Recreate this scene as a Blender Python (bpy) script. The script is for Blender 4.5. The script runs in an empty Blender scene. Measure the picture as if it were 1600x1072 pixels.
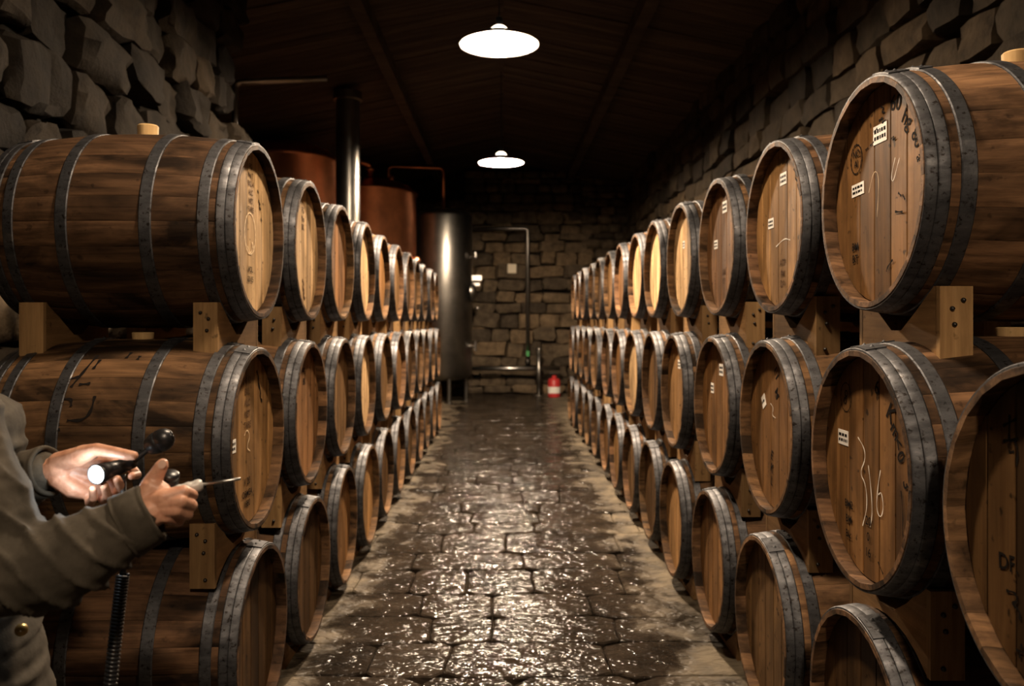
import bpy, bmesh, math, random
from mathutils import Vector, Matrix, noise, Euler

R = random.Random(7)
PI = math.pi
scn = bpy.context.scene
col = scn.collection

# ------------------------------------------------------------------ camera, world, lamps
CAM_Z, F_PX, VX, VY = 1.64, 1290.0, 787.0, 503.0
cam_data = bpy.data.cameras.new('camera')
cam = bpy.data.objects.new('camera', cam_data)
col.objects.link(cam)
cam.location = (0, 0, CAM_Z)
cam.rotation_euler = (PI / 2, 0, 0)
cam_data.sensor_width = 36.0
cam_data.lens = 36.0 * F_PX / 1600.0
cam_data.shift_x = (800.0 - VX) / 1600.0
cam_data.shift_y = (VY - 536.0) / 1600.0
cam_data.clip_start = 0.05
cam_data.dof.use_dof = True
cam_data.dof.focus_distance = 2.45
cam_data.dof.aperture_fstop = 3.2
scn.camera = cam

world = bpy.data.worlds.new('dim cellar air')
scn.world = world
world.use_nodes = True
world.node_tree.nodes['Background'].inputs[0].default_value = (1.0, 0.82, 0.62, 1)
world.node_tree.nodes['Background'].inputs[1].default_value = 0.003

scn.view_settings.view_transform = 'Standard'
scn.view_settings.look = 'None'
scn.view_settings.gamma = 1.0
scn.view_settings.use_curve_mapping = False
scn.view_settings.exposure = 0.0
scn.cycles.use_denoising = True
scn.cycles.max_bounces = 6
scn.cycles.sample_clamp_indirect = 4.0

LAMP_RGB = (1.0, 0.775, 0.55)
LAMPS = [(-0.038, 7.0, 3.99, 470.0), (-0.038, 12.2, 3.99, 190.0), (0.0, 2.6, 3.99, 104.0), (0.3, -1.6, 3.99, 150.0)]
TORCH_W = 0.9


def P(px, py, y):
    """point of the place seen at pixel (px, py) at depth y"""
    return Vector(((px - VX) * y / F_PX, y, CAM_Z - (py - VY) * y / F_PX))


# ------------------------------------------------------------------ materials
def new_mat(name):
    m = bpy.data.materials.new(name)
    m.use_nodes = True
    nt = m.node_tree
    b = nt.nodes['Principled BSDF']
    return m, nt, b


def N(nt, t, **kw):
    n = nt.nodes.new(t)
    for k, v in kw.items():
        if k.startswith('i_'):
            n.inputs[k[2:].replace('_', ' ')].default_value = v
        else:
            setattr(n, k, v)
    return n


def ramp(nt, src, stops):
    n = nt.nodes.new('ShaderNodeValToRGB')
    els = n.color_ramp.elements
    while len(els) > 1:
        els.remove(els[-1])
    els[0].position = stops[0][0]
    c = stops[0][1]
    els[0].color = c if len(c) == 4 else (*c, 1)
    for p, c in stops[1:]:
        e = els.new(p)
        e.color = c if len(c) == 4 else (*c, 1)
    nt.links.new(src, n.inputs[0])
    return n.outputs[0]


def gray(v):
    return (v, v, v, 1)


def mixc(nt, a, b, fac=1.0, mode='MULTIPLY'):
    n = nt.nodes.new('ShaderNodeMix')
    n.data_type = 'RGBA'
    n.blend_type = mode
    for sock, v in ((n.inputs[0], fac), (n.inputs[6], a), (n.inputs[7], b)):
        if hasattr(v, 'is_linked'):
            nt.links.new(v, sock)
        elif isinstance(v, tuple):
            sock.default_value = v if len(v) == 4 else (*v, 1)
        else:
            sock.default_value = v
    return n.outputs[2]


def coords(nt, scale, use_random=True, space='Object'):
    """object coordinates, shifted per object so that shared meshes do not repeat"""
    tc = nt.nodes.new('ShaderNodeTexCoord')
    src = tc.outputs['Object']
    if space == 'World':
        src = nt.nodes.new('ShaderNodeNewGeometry').outputs['Position']
    if use_random:
        oi = nt.nodes.new('ShaderNodeObjectInfo')
        at = nt.nodes.new('ShaderNodeAttribute')
        at.attribute_name = 'piece'
        ad = N(nt, 'ShaderNodeMath', operation='ADD')
        nt.links.new(oi.outputs['Random'], ad.inputs[0])
        nt.links.new(at.outputs['Fac'], ad.inputs[1])
        mu = N(nt, 'ShaderNodeMath', operation='MULTIPLY')
        mu.inputs[1].default_value = 37.0
        nt.links.new(ad.outputs[0], mu.inputs[0])
        va = N(nt, 'ShaderNodeVectorMath', operation='ADD')
        nt.links.new(src, va.inputs[0])
        nt.links.new(mu.outputs[0], va.inputs[1])
        src = va.outputs[0]
    mp = nt.nodes.new('ShaderNodeMapping')
    mp.inputs['Scale'].default_value = scale
    nt.links.new(src, mp.inputs[0])
    return mp.outputs[0]


def noise_tex(nt, vec, scale=1.0, detail=5.0, rough=0.55, dist=0.0):
    n = nt.nodes.new('ShaderNodeTexNoise')
    n.inputs['Scale'].default_value = scale
    n.inputs['Detail'].default_value = detail
    n.inputs['Roughness'].default_value = rough
    n.inputs['Distortion'].default_value = dist
    nt.links.new(vec, n.inputs['Vector'])
    return n.outputs[0]


def bump(nt, b, h, strength=0.3, dist=0.01, prev=None):
    n = nt.nodes.new('ShaderNodeBump')
    n.inputs['Strength'].default_value = strength
    n.inputs['Distance'].default_value = dist
    nt.links.new(h, n.inputs['Height'])
    if prev:
        nt.links.new(prev, n.inputs['Normal'])
    if b:
        nt.links.new(n.outputs[0], b.inputs['Normal'])
    return n.outputs[0]


def wood_mat(name, grain, c_dark, c_light, rough=0.7, stain=0.6, stain_scale=5.0, bump_s=0.35, streak=0.0, spots=0.5):
    m, nt, b = new_mat(name)
    sc = [42.0, 42.0, 42.0]
    sc['xyz'.index(grain)] = 2.2
    v = coords(nt, tuple(sc))
    g = noise_tex(nt, v, 1.0, 6, 0.65, 0.4)
    base = ramp(nt, g, [(0.3, c_dark), (0.7, c_light)])
    # wide boards tone by piece
    oi = nt.nodes.new('ShaderNodeObjectInfo')
    at = N(nt, 'ShaderNodeAttribute', attribute_name='piece')
    ad = N(nt, 'ShaderNodeMath', operation='ADD')
    nt.links.new(oi.outputs['Random'], ad.inputs[0])
    nt.links.new(at.outputs['Fac'], ad.inputs[1])
    fr = N(nt, 'ShaderNodeMath', operation='FRACT')
    nt.links.new(ad.outputs[0], fr.inputs[0])
    tone = ramp(nt, fr.outputs[0], [(0.0, (0.72, 0.70, 0.68)), (1.0, (1.1, 1.08, 1.04))])
    base = mixc(nt, base, tone)
    base = mixc(nt, base, oi.outputs['Color'])
    if streak:
        sk = [9.0, 9.0, 9.0]
        sk['xyz'.index(grain)] = 0.7
        sn = noise_tex(nt, coords(nt, tuple(sk)), 1.0, 4, 0.6, 0.5)
        base = mixc(nt, base, ramp(nt, sn, [(0.40, gray(1)), (0.64, gray(1 - streak))]))
    # stains with their own shapes
    sc2 = [stain_scale] * 3
    sc2['xyz'.index(grain)] = stain_scale * 0.45
    v2 = coords(nt, tuple(sc2))
    s = noise_tex(nt, v2, 1.0, 5, 0.6, 0.8)
    st = ramp(nt, s, [(0.40, gray(1)), (0.62, gray(1 - stain))])
    base = mixc(nt, base, st)
    v3 = coords(nt, (30, 30, 30))
    sp = noise_tex(nt, v3, 1.0, 2, 0.5)
    spt = ramp(nt, sp, [(0.66, gray(1)), (0.74, gray(1 - spots))])
    base = mixc(nt, base, spt)
    nt.links.new(base, b.inputs['Base Color'])
    b.inputs['Roughness'].default_value = rough
    b.inputs['Specular IOR Level'].default_value = 0.12
    bump(nt, b, g, bump_s, 0.004)
    return m


MAT = {}
MAT['stave'] = wood_mat('weathered oak stave', 'x', (0.075, 0.042, 0.022), (0.27, 0.155, 0.076), 0.66, 0.88, 4.2)
MAT['head'] = wood_mat('oak cask head', 'z', (0.58, 0.37, 0.19), (0.93, 0.655, 0.37), 0.6, 0.45, 4.5, 0.25, streak=0.48, spots=0.75)
MAT['cradle'] = wood_mat('pine cradle timber', 'y', (0.25, 0.145, 0.065), (0.44, 0.265, 0.12), 0.7, 0.35, 5.0, 0.3)
MAT['cradle_up'] = wood_mat('pine end board', 'z', (0.26, 0.15, 0.065), (0.46, 0.285, 0.13), 0.7, 0.3, 5.0, 0.3)
MAT['bung'] = wood_mat('pale bung wood', 'z', (0.5, 0.32, 0.14), (0.72, 0.5, 0.25), 0.6, 0.2)
MAT['plank'] = wood_mat('dark roof plank', 'x', (0.036, 0.026, 0.020), (0.09, 0.066, 0.05), 0.8, 0.5, 2.0)


def hoop_mat():
    m, nt, b = new_mat('worn galvanised hoop')
    v = coords(nt, (9, 26, 26))
    n1 = noise_tex(nt, v, 1.0, 6, 0.65)
    v2 = coords(nt, (70, 70, 70))
    n2 = noise_tex(nt, v2, 1.0, 3, 0.6)
    c = ramp(nt, n1, [(0.3, (0.035, 0.035, 0.038)), (0.62, (0.10, 0.10, 0.106)), (0.8, (0.19, 0.187, 0.183))])
    d = ramp(nt, n2, [(0.33, (0.28, 0.22, 0.18)), (0.43, gray(1))])
    c = mixc(nt, c, d)
    nt.links.new(c, b.inputs['Base Color'])
    b.inputs['Metallic'].default_value = 0.85
    r = ramp(nt, n1, [(0.3, gray(0.68)), (0.75, gray(0.46))])
    nt.links.new(r, b.inputs['Roughness'])
    bump(nt, b, n2, 0.25, 0.003)
    return m


MAT['hoop'] = hoop_mat()


def plain(name, c, rough=0.5, metal=0.0, nscale=None, var=0.3, emit=None, strength=0.0, bump_s=0.0, spec=0.5):
    m, nt, b = new_mat(name)
    b.inputs['Base Color'].default_value = (*c, 1)
    b.inputs['Roughness'].default_value = rough
    b.inputs['Metallic'].default_value = metal
    b.inputs['Specular IOR Level'].default_value = spec
    if nscale:
        v = coords(nt, (nscale,) * 3)
        n = noise_tex(nt, v, 1.0, 5, 0.6)
        k = ramp(nt, n, [(0.3, gray(1 - var)), (0.7, gray(1 + var * 0.4))])
        nt.links.new(mixc(nt, (*c, 1), k), b.inputs['Base Color'])
        if bump_s:
            bump(nt, b, n, bump_s, 0.003)
    if emit:
        b.inputs['Emission Color'].default_value = (*emit, 1)
        b.inputs['Emission Strength'].default_value = strength
    return m


MAT['bolt'] = plain('dark bolt steel', (0.06, 0.055, 0.05), 0.4, 0.9)
MAT['paper'] = plain('white paper label', (0.80, 0.76, 0.70), 0.7, 0, 30, 0.12)
MAT['ink'] = plain('black ink', (0.012, 0.010, 0.009), 0.8, spec=0.02)
MAT['stencil'] = plain('faded stencil ink', (0.09, 0.05, 0.028), 0.8, spec=0.02)
MAT['chalk'] = plain('white chalk', (0.72, 0.66, 0.58), 0.9)
MAT['etch'] = plain('pressed pale mark', (0.82, 0.62, 0.38), 0.8)
MAT['enamel_out'] = plain('dark enamel', (0.03, 0.035, 0.032), 0.35)
MAT['enamel_in'] = plain('white enamel', (0.85, 0.85, 0.82), 0.5)
MAT['bulb'] = plain('glowing bulb', (1, 1, 1), 0.3, emit=LAMP_RGB, strength=1300)
MAT['bulb_far'] = plain('strongly glowing bulb', (1, 1, 1), 0.3, emit=LAMP_RGB, strength=7000)
MAT['bulb_dim'] = plain('weakly glowing bulb', (1, 1, 1), 0.3, emit=LAMP_RGB, strength=300)
MAT['collar'] = plain('added lamp glow', (0.9, 0.85, 0.8), 0.4, emit=(1.0, 0.78, 0.58), strength=9)
MAT['black'] = plain('black rubber', (0.012, 0.012, 0.013), 0.4)
MAT['black_gloss'] = plain('satin black plastic', (0.010, 0.010, 0.011), 0.34)
MAT['steel'] = plain('bare steel', (0.55, 0.54, 0.52), 0.28, 1.0, 6, 0.25)
MAT['probe'] = plain('grey probe handle', (0.52, 0.50, 0.47), 0.4, 0.1, 30, 0.2)
MAT['red'] = plain('red canister', (0.45, 0.03, 0.03), 0.4)
MAT['green'] = plain('green valve handle', (0.04, 0.30, 0.08), 0.4)
MAT['lens'] = plain('lit torch lens', (1, 1, 1), 0.2, emit=(0.86, 0.96, 1.0), strength=14)


def brushed(name, c, rough, ax='z', var=0.35):
    m, nt, b = new_mat(name)
    v = coords(nt, (5, 5, 9))
    n = noise_tex(nt, v, 1.0, 4, 0.6)
    v2 = coords(nt, (3, 3, 3))
    n2 = noise_tex(nt, v2, 1.0, 4, 0.6)
    k = ramp(nt, n2, [(0.3, gray(1 - var)), (0.7, gray(1))])
    nt.links.new(mixc(nt, (*c, 1), k), b.inputs['Base Color'])
    b.inputs['Metallic'].default_value = 1.0
    r = ramp(nt, n, [(0.3, gray(rough - 0.02)), (0.7, gray(rough + 0.03))])
    nt.links.new(r, b.inputs['Roughness'])
    return m


MAT['tank'] = brushed('brushed stainless', (0.31, 0.295, 0.27), 0.33)
MAT['copper'] = brushed('still copper', (0.95, 0.40, 0.21), 0.32)
MAT['pipe'] = brushed('pipe steel', (0.42, 0.40, 0.37), 0.35)


def stone_mat(name, c1, c2, rough=0.85, sc=6.0):
    m, nt, b = new_mat(name)
    v = coords(nt, (sc, sc, sc), True, 'World')
    n = noise_tex(nt, v, 1.0, 8, 0.65)
    v2 = coords(nt, (sc * 6,) * 3, True, 'World')
    n2 = noise_tex(nt, v2, 1.0, 4, 0.6)
    c = ramp(nt, n, [(0.28, c1), (0.72, c2)])
    oi = nt.nodes.new('ShaderNodeObjectInfo')
    at = N(nt, 'ShaderNodeAttribute', attribute_name='piece')
    ad = N(nt, 'ShaderNodeMath', operation='ADD')
    nt.links.new(oi.outputs['Random'], ad.inputs[0])
    nt.links.new(at.outputs['Fac'], ad.inputs[1])
    fr = N(nt, 'ShaderNodeMath', operation='FRACT')
    nt.links.new(ad.outputs[0], fr.inputs[0])
    t = ramp(nt, fr.outputs[0], [(0.0, (0.45, 0.45, 0.47)), (0.5, (0.85, 0.82, 0.78)), (1.0, (1.35, 1.22, 1.05))])
    c = mixc(nt, c, t)
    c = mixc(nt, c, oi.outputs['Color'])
    nt.links.new(c, b.inputs['Base Color'])
    b.inputs['Roughness'].default_value = rough
    b.inputs['Specular IOR Level'].default_value = 0.08
    p = bump(nt, None, n, 0.7, 0.03)
    bump(nt, b, n2, 0.4, 0.006, p)
    return m


MAT['stone'] = stone_mat('rubble stone', (0.035, 0.027, 0.019), (0.135, 0.105, 0.072))
MAT['mortar'] = stone_mat('dark recessed mortar', (0.012, 0.010, 0.008), (0.03, 0.025, 0.02))


def flag_mat():
    m, nt, b = new_mat('wet flagstone')
    v = coords(nt, (3.2, 3.2, 3.2), False, 'World')
    n = noise_tex(nt, v, 1.0, 8, 0.62, 0.3)
    vr = coords(nt, (34, 60, 34), False, 'World')
    nr = noise_tex(nt, vr, 1.0, 1.0, 0.5, 0.3)
    vm = coords(nt, (9, 19, 9), False, 'World')
    nm = noise_tex(nt, vm, 1.0, 2.0, 0.5, 0.8)
    # wet along the middle of the aisle, dry towards the casks
    geo = nt.nodes.new('ShaderNodeNewGeometry')
    sx = nt.nodes.new('ShaderNodeSeparateXYZ')
    nt.links.new(geo.outputs['Position'], sx.inputs[0])
    ab = N(nt, 'ShaderNodeMath', operation='ABSOLUTE')
    nt.links.new(sx.outputs['X'], ab.inputs[0])
    ma = N(nt, 'ShaderNodeMath', operation='MULTIPLY_ADD')
    nt.links.new(n, ma.inputs[0])
    ma.inputs[1].default_value = 0.6
    half = N(nt, 'ShaderNodeMath', operation='MULTIPLY')
    half.inputs[1].default_value = 0.5
    nt.links.new(ab.outputs[0], half.inputs[0])
    nt.links.new(half.outputs[0], ma.inputs[2])
    dry = ramp(nt, ma.outputs[0], [(0.69, gray(0)), (0.86, gray(1))])
    wetc = ramp(nt, n, [(0.3, (0.010, 0.008, 0.006)), (0.7, (0.040, 0.030, 0.022))])
    dryc = ramp(nt, n, [(0.3, (0.055, 0.044, 0.030)), (0.7, (0.17, 0.136, 0.092))])
    c = mixc(nt, wetc, dryc, dry, 'MIX')
    oi = nt.nodes.new('ShaderNodeObjectInfo')
    t = ramp(nt, oi.outputs['Random'], [(0, gray(0.75)), (1, gray(1.15))])
    c = mixc(nt, c, t)
    nt.links.new(c, b.inputs['Base Color'])
    wr = ramp(nt, nm, [(0.35, gray(0.045)), (0.62, gray(0.10))])
    patch = noise_tex(nt, coords(nt, (2.2, 1.5, 1), False, 'World'), 1.0, 3, 0.6, 0.6)
    pr = ramp(nt, patch, [(0.40, gray(0.0)), (0.60, gray(0.10))])
    wr = mixc(nt, wr, pr, 1.0, 'ADD')
    rr = mixc(nt, wr, gray(0.85), dry, 'MIX')
    nt.links.new(rr, b.inputs['Roughness'])
    b.inputs['Specular IOR Level'].default_value = 0.16
    p = bump(nt, None, nm, 1.0, 0.024)
    bump(nt, b, nr, 1.0, 0.0045, p)
    return m


MAT['flag'] = flag_mat()


def skin_mat():
    m, nt, b = new_mat('skin')
    v = coords(nt, (40, 40, 40))
    n = noise_tex(nt, v, 1.0, 4, 0.6)
    v2 = coords(nt, (160, 160, 160))
    n2 = noise_tex(nt, v2, 1.0, 3, 0.6)
    c = ramp(nt, n, [(0.3, (0.42, 0.19, 0.115)), (0.7, (0.62, 0.335, 0.22))])
    nt.links.new(c, b.inputs['Base Color'])
    b.inputs['Roughness'].default_value = 0.48
    b.inputs['Subsurface Weight'].default_value = 0.08
    b.inputs['Subsurface Radius'].default_value = (0.01, 0.004, 0.002)
    p = bump(nt, None, n, 0.25, 0.004)
    bump(nt, b, n2, 0.25, 0.001, p)
    return m


def cloth_mat(name, c1, c2):
    m, nt, b = new_mat(name)
    v = coords(nt, (14, 14, 14))
    n = noise_tex(nt, v, 1.0, 6, 0.65)
    v2 = coords(nt, (420, 420, 420))
    n2 = noise_tex(nt, v2, 1.0, 2, 0.6)
    c = ramp(nt, n, [(0.3, c1), (0.72, c2)])
    nt.links.new(c, b.inputs['Base Color'])
    b.inputs['Roughness'].default_value = 0.85
    b.inputs['Specular IOR Level'].default_value = 0.12
    p = bump(nt, None, n, 0.25, 0.01)
    bump(nt, b, n2, 0.35, 0.0008, p)
    return m


MAT['skin'] = skin_mat()
MAT['jacket'] = cloth_mat('waxed olive jacket cloth', (0.030, 0.025, 0.018), (0.075, 0.062, 0.046))
MAT['trousers'] = cloth_mat('dark trouser cloth', (0.012, 0.012, 0.014), (0.03, 0.03, 0.033))
MAT['hair'] = plain('dark hair', (0.02, 0.013, 0.008), 0.6, 0, 60, 0.5)
MAT['nail'] = plain('finger nail', (0.62, 0.40, 0.31), 0.3)


# ------------------------------------------------------------------ mesh helpers
def link(o, parent=None):
    col.objects.link(o)
    if parent is not None:
        o.parent = parent
    return o


def obj(name, me, mat=None, parent=None, loc=(0, 0, 0), rot=(0, 0, 0), color=None):
    if mat is not None and len(me.materials) == 0:
        me.materials.append(mat)
    o = bpy.data.objects.new(name, me)
    o.location = loc
    o.rotation_euler = rot
    if color:
        o.color = (*color, 1)
    return link(o, parent)


def empty(name, loc, rz=0.0):
    o = bpy.data.objects.new(name, None)
    o.location = loc
    o.rotation_euler = (0, 0, rz)
    o.empty_display_size = 0.1
    return link(o)


def tag(o, label=None, cat=None, group=None, kind=None):
    if label:
        o['label'] = label
    if cat:
        o['category'] = cat
    if group:
        o['group'] = group
    if kind:
        o['kind'] = kind
    return o


def mesh(name, verts, faces, smooth=False, attr=None):
    me = bpy.data.meshes.new(name)
    me.from_pydata([tuple(v) for v in verts], [], faces)
    if attr is not None:
        a = me.attributes.new('piece', 'FLOAT', 'FACE')
        a.data.foreach_set('value', attr)
    if smooth:
        me.polygons.foreach_set('use_smooth', [True] * len(me.polygons))
    me.update()
    return me


class MB:
    """collects vertices and faces of one mesh"""
    def __init__(self):
        self.v, self.f, self.m = [], [], []

    def add(self, vs, fs, mi=0):
        k = len(self.v)
        self.v += [Vector(p) for p in vs]
        self.f += [tuple(i + k for i in f) for f in fs]
        self.m += [mi] * len(fs)

    def box(self, c, s, rot=None, mi=0):
        vs = []
        for x in (-1, 1):
            for y in (-1, 1):
                for z in (-1, 1):
                    p = Vector((x * s[0] / 2, y * s[1] / 2, z * s[2] / 2))
                    if rot:
                        p.rotate(rot)
                    vs.append(p + Vector(c))
        self.add(vs, [(0, 1, 3, 2), (4, 6, 7, 5), (0, 4, 5, 1), (2, 3, 7, 6), (0, 2, 6, 4), (1, 5, 7, 3)], mi)

    def tube(self, pts, r, n=12, cap=True, mi=0):
        pts = [Vector(p) for p in pts]
        rs = r if isinstance(r, (list, tuple)) else [r] * len(pts)
        vs, fs = [], []
        up = None
        for i, p in enumerate(pts):
            d = (pts[min(i + 1, len(pts) - 1)] - pts[max(i - 1, 0)]).normalized()
            if up is None:
                up = Vector((0, 0, 1)) if abs(d.z) < 0.9 else Vector((1, 0, 0))
            a = d.cross(up).normalized()
            up = a.cross(d).normalized()
            for k in range(n):
                t = 2 * PI * k / n
                vs.append(p + a * math.cos(t) * rs[i] + up * math.sin(t) * rs[i])
        for i in range(len(pts) - 1):
            for k in range(n):
                k2 = (k + 1) % n
                fs.append((i * n + k, (i + 1) * n + k, (i + 1) * n + k2, i * n + k2))
        if cap:
            fs.append(tuple(range(n)))
            fs.append(tuple(reversed(range((len(pts) - 1) * n, len(pts) * n))))
        self.add(vs, fs, mi)

    def lathe(self, prof, n=48, c=(0, 0, 0), axis='z', mi=0, cap=False):
        vs, fs = [], []
        for r, h in prof:
            for k in range(n):
                t = 2 * PI * k / n
                if axis == 'z':
                    vs.append((c[0] + r * math.cos(t), c[1] + r * math.sin(t), c[2] + h))
                else:
                    vs.append((c[0] + h, c[1] + r * math.cos(t), c[2] + r * math.sin(t)))
        for i in range(len(prof) - 1):
            for k in range(n):
                k2 = (k + 1) % n
                fs.append((i * n + k, i * n + k2, (i + 1) * n + k2, (i + 1) * n + k))
        if cap:
            fs.append(tuple(reversed(range(n))))
            fs.append(tuple(range((len(prof) - 1) * n, len(prof) * n)))
        self.add(vs, fs, mi)

    def build(self, name, mats, parent=None, smooth=False, loc=(0, 0, 0), color=None, auto=None):
        me = mesh(name, self.v, self.f, smooth)
        mats = mats if isinstance(mats, (list, tuple)) else [mats]
        for m in mats:
            me.materials.append(m)
        if len(mats) > 1:
            me.polygons.foreach_set('material_index', self.m)
        if auto is not None:
            sharp_by_angle(me, auto)
        return obj(name, me, None, parent, loc, color=color)


def sharp_by_angle(me, deg=35):
    me.polygons.foreach_set('use_smooth', [True] * len(me.polygons))
    bm = bmesh.new()
    bm.from_mesh(me)
    for e in bm.edges:
        if len(e.link_faces) == 2 and e.calc_face_angle(0) > math.radians(deg):
            e.smooth = False
    bm.to_mesh(me)
    bm.free()


def elbow(pts, r=0.15, n=5):
    """polyline with rounded corners"""
    pts = [Vector(p) for p in pts]
    out = [pts[0]]
    for i in range(1, len(pts) - 1):
        a, b, c = pts[i - 1], pts[i], pts[i + 1]
        d1, d2 = (a - b).normalized(), (c - b).normalized()
        p, q = b + d1 * r, b + d2 * r
        for k in range(n + 1):
            t = k / n
            out.append(p * (1 - t) ** 2 + b * 2 * t * (1 - t) + q * t * t)
    out.append(pts[-1])
    return out


# ------------------------------------------------------------------ stone pieces
def rock(seed, cuts=1, power=3.2, amp=0.10):
    bm = bmesh.new()
    bmesh.ops.create_cube(bm, size=2.0)
    bmesh.ops.subdivide_edges(bm, edges=bm.edges[:], cuts=cuts, use_grid_fill=True)
    off = Vector((seed * 7.3, seed * 3.1, seed * 1.7))
    for v in bm.verts:
        c = v.co
        l = (abs(c.x) ** power + abs(c.y) ** power + abs(c.z) ** power) ** (1 / power)
        p = c / l
        p += noise.noise_vector(p * 0.9 + off) * amp * 1.7 + noise.noise_vector(p * 2.3 + off) * amp * 0.8 + noise.noise_vector(p * 5 + off) * amp * 0.3
        v.co = p * 0.5
    me = bpy.data.meshes.new('stone')
    bm.to_mesh(me)
    bm.free()
    sharp_by_angle(me, 32)
    me.materials.append(MAT['stone'])
    return me


ROCKS = [rock(i, 2, 6.5, 0.13) for i in range(14)]
BIG_ROCKS = [rock(40 + i, 4, 5.5, 0.19) for i in range(10)]


def lay_stones(parent, u0, u1, z0, z1, place, wr, hr, depth, rnd, meshes, tilt=0.05, tone=1.0):
    """courses of rubble; place(u, z) -> world location and z rotation of the wall's face"""
    z = z0
    while z < z1:
        h = rnd.uniform(*hr)
        u = u0 - rnd.uniform(0, wr[0])
        while u < u1:
            w = rnd.uniform(*wr)
            dz = rnd.uniform(-0.12, 0.12) * h
            loc, rz = place(u + w / 2, z + h / 2 + dz)
            o = obj('stone', rnd.choice(meshes), None, parent, loc, (rnd.choice((0, PI)), rnd.uniform(-tilt, tilt), rz))
            hh = h * rnd.uniform(0.88, 1.12)
            o.color = (tone, tone, tone, 1)  # each wall's brightness is balanced in the stone colour instead of by lamp light
            o.scale = (w * 1.03, depth * rnd.uniform(0.75, 1.5), hh * 1.0)
            u += w
        z += h


def stones_stuff(name, parent, u0, u1, z0, z1, place, wr, hr, depth, rnd):
    mb_v, mb_f, at = [], [], []
    z = z0
    src = [([v.co.copy() for v in m.vertices], [tuple(p.vertices) for p in m.polygons]) for m in ROCKS]
    while z < z1:
        h = rnd.uniform(*hr)
        u = u0
        while u < u1:
            w = rnd.uniform(*wr)
            loc, rz = place(u + w / 2, z + h / 2)
            M = Matrix.Translation(loc) @ Matrix.Rotation(rz, 4, 'Z') @ Matrix.Diagonal((w, depth * rnd.uniform(.8, 1.3), h, 1))
            vs, fs = rnd.choice(src)
            k = len(mb_v)
            mb_v += [M @ v for v in vs]
            mb_f += [tuple(i + k for i in f) for f in fs]
            at += [rnd.random()] * len(fs)
            u += w
        z += h
    me = mesh(name, mb_v, mb_f, True, at)
    o = obj(name, me, MAT['stone'], parent)
    o['kind'] = 'stuff'
    return o


# ------------------------------------------------------------------ room shell
XL, XR, YB, YF, XS, YS = -2.6, 2.9, 19.0, -2.0, -6.2, 7.5
RIDGE, PITCH = 5.35, 0.2


def ceil_z(x):
    return RIDGE - PITCH * abs(x)


def shell(name, c, s, mat):
    mb = MB()
    mb.box(c, s)
    o = mb.build(name, mat)
    o['kind'] = 'structure'
    return o


floor = shell('floor', ((XS + XR) / 2, (YB + YF) / 2, -0.14), (XR - XS + 0.8, YB - YF + 0.8, 0.2), MAT['mortar'])
wall_left = shell('wall_left', (XL - 0.25, (YS + YF) / 2, 2.45), (0.4, YS - YF, 4.98), MAT['mortar'])
wall_right = shell('wall_right', (XR + 0.25, (YB + YF) / 2, 2.45), (0.4, YB - YF + 0.8, 4.98), MAT['mortar'])
wall_back = shell('wall_back', ((XS + XR) / 2, YB + 0.25, 2.75), (XR - XS + 0.8, 0.4, 5.58), MAT['mortar'])
wall_front = shell('wall_front', ((XL + XR) / 2, YF - 0.25, 2.75), (XR - XL + 0.8, 0.4, 5.58), MAT['mortar'])
wall_still = shell('wall_still_side', (XS - 0.2, (YB + YS) / 2, 2.2), (0.4, YB - YS + 0.8, 4.5), MAT['mortar'])
wall_return = shell('wall_return', ((XS + XL) / 2 - 0.2, YS - 0.2, 2.3), (XL - XS, 0.4, 4.7), MAT['mortar'])

# ceiling: a solid roof deck with boards and purlins below it
cm = MB()
xs = [XS - 0.4, 0.0, XR + 0.4]
top = [(x, y, ceil_z(x) + dz) for dz in (0.03, 0.18) for x in xs for y in (YF - 0.4, YB + 0.4)]
cm.add(top, [(0, 1, 3, 2), (2, 3, 5, 4), (6, 8, 9, 7), (8, 10, 11, 9), (0, 2, 8, 6), (2, 4, 10, 8), (1, 7, 9, 3), (3, 9, 11, 5), (0, 6, 7, 1), (4, 5, 11, 10)])
ceiling = cm.build('ceiling', MAT['plank'])
ceiling['kind'] = 'structure'
y = 0.5
rp = random.Random(3)
plank_mesh = {}
for side in (1, -1):
    ln = (XR if side > 0 else 4.4)
    mb = MB()
    mb.box((ln / 2, 0, 0), (ln, 1, 0.03))
    plank_mesh[side] = mesh('roof_plank', mb.v, mb.f)
    plank_mesh[side].materials.append(MAT['plank'])
ang = math.atan(PITCH)
while y < YB:
    w = rp.uniform(0.16, 0.26)
    for side in (1, -1):
        o = obj('roof_plank', plank_mesh[side], None, ceiling, (0, y + w / 2, RIDGE + rp.uniform(0, 0.018)), (0, ang if side > 0 else PI - ang, 0))
        o.scale = (1, w - 0.012, 1)
    y += w
for x in (-1.5, 1.5):
    mb = MB()
    mb.box((x, (YB + YF) / 2, ceil_z(x) - 0.10), (0.14, YB - YF, 0.18))
    mb.build('roof_beam', MAT['plank'], ceiling)

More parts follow.
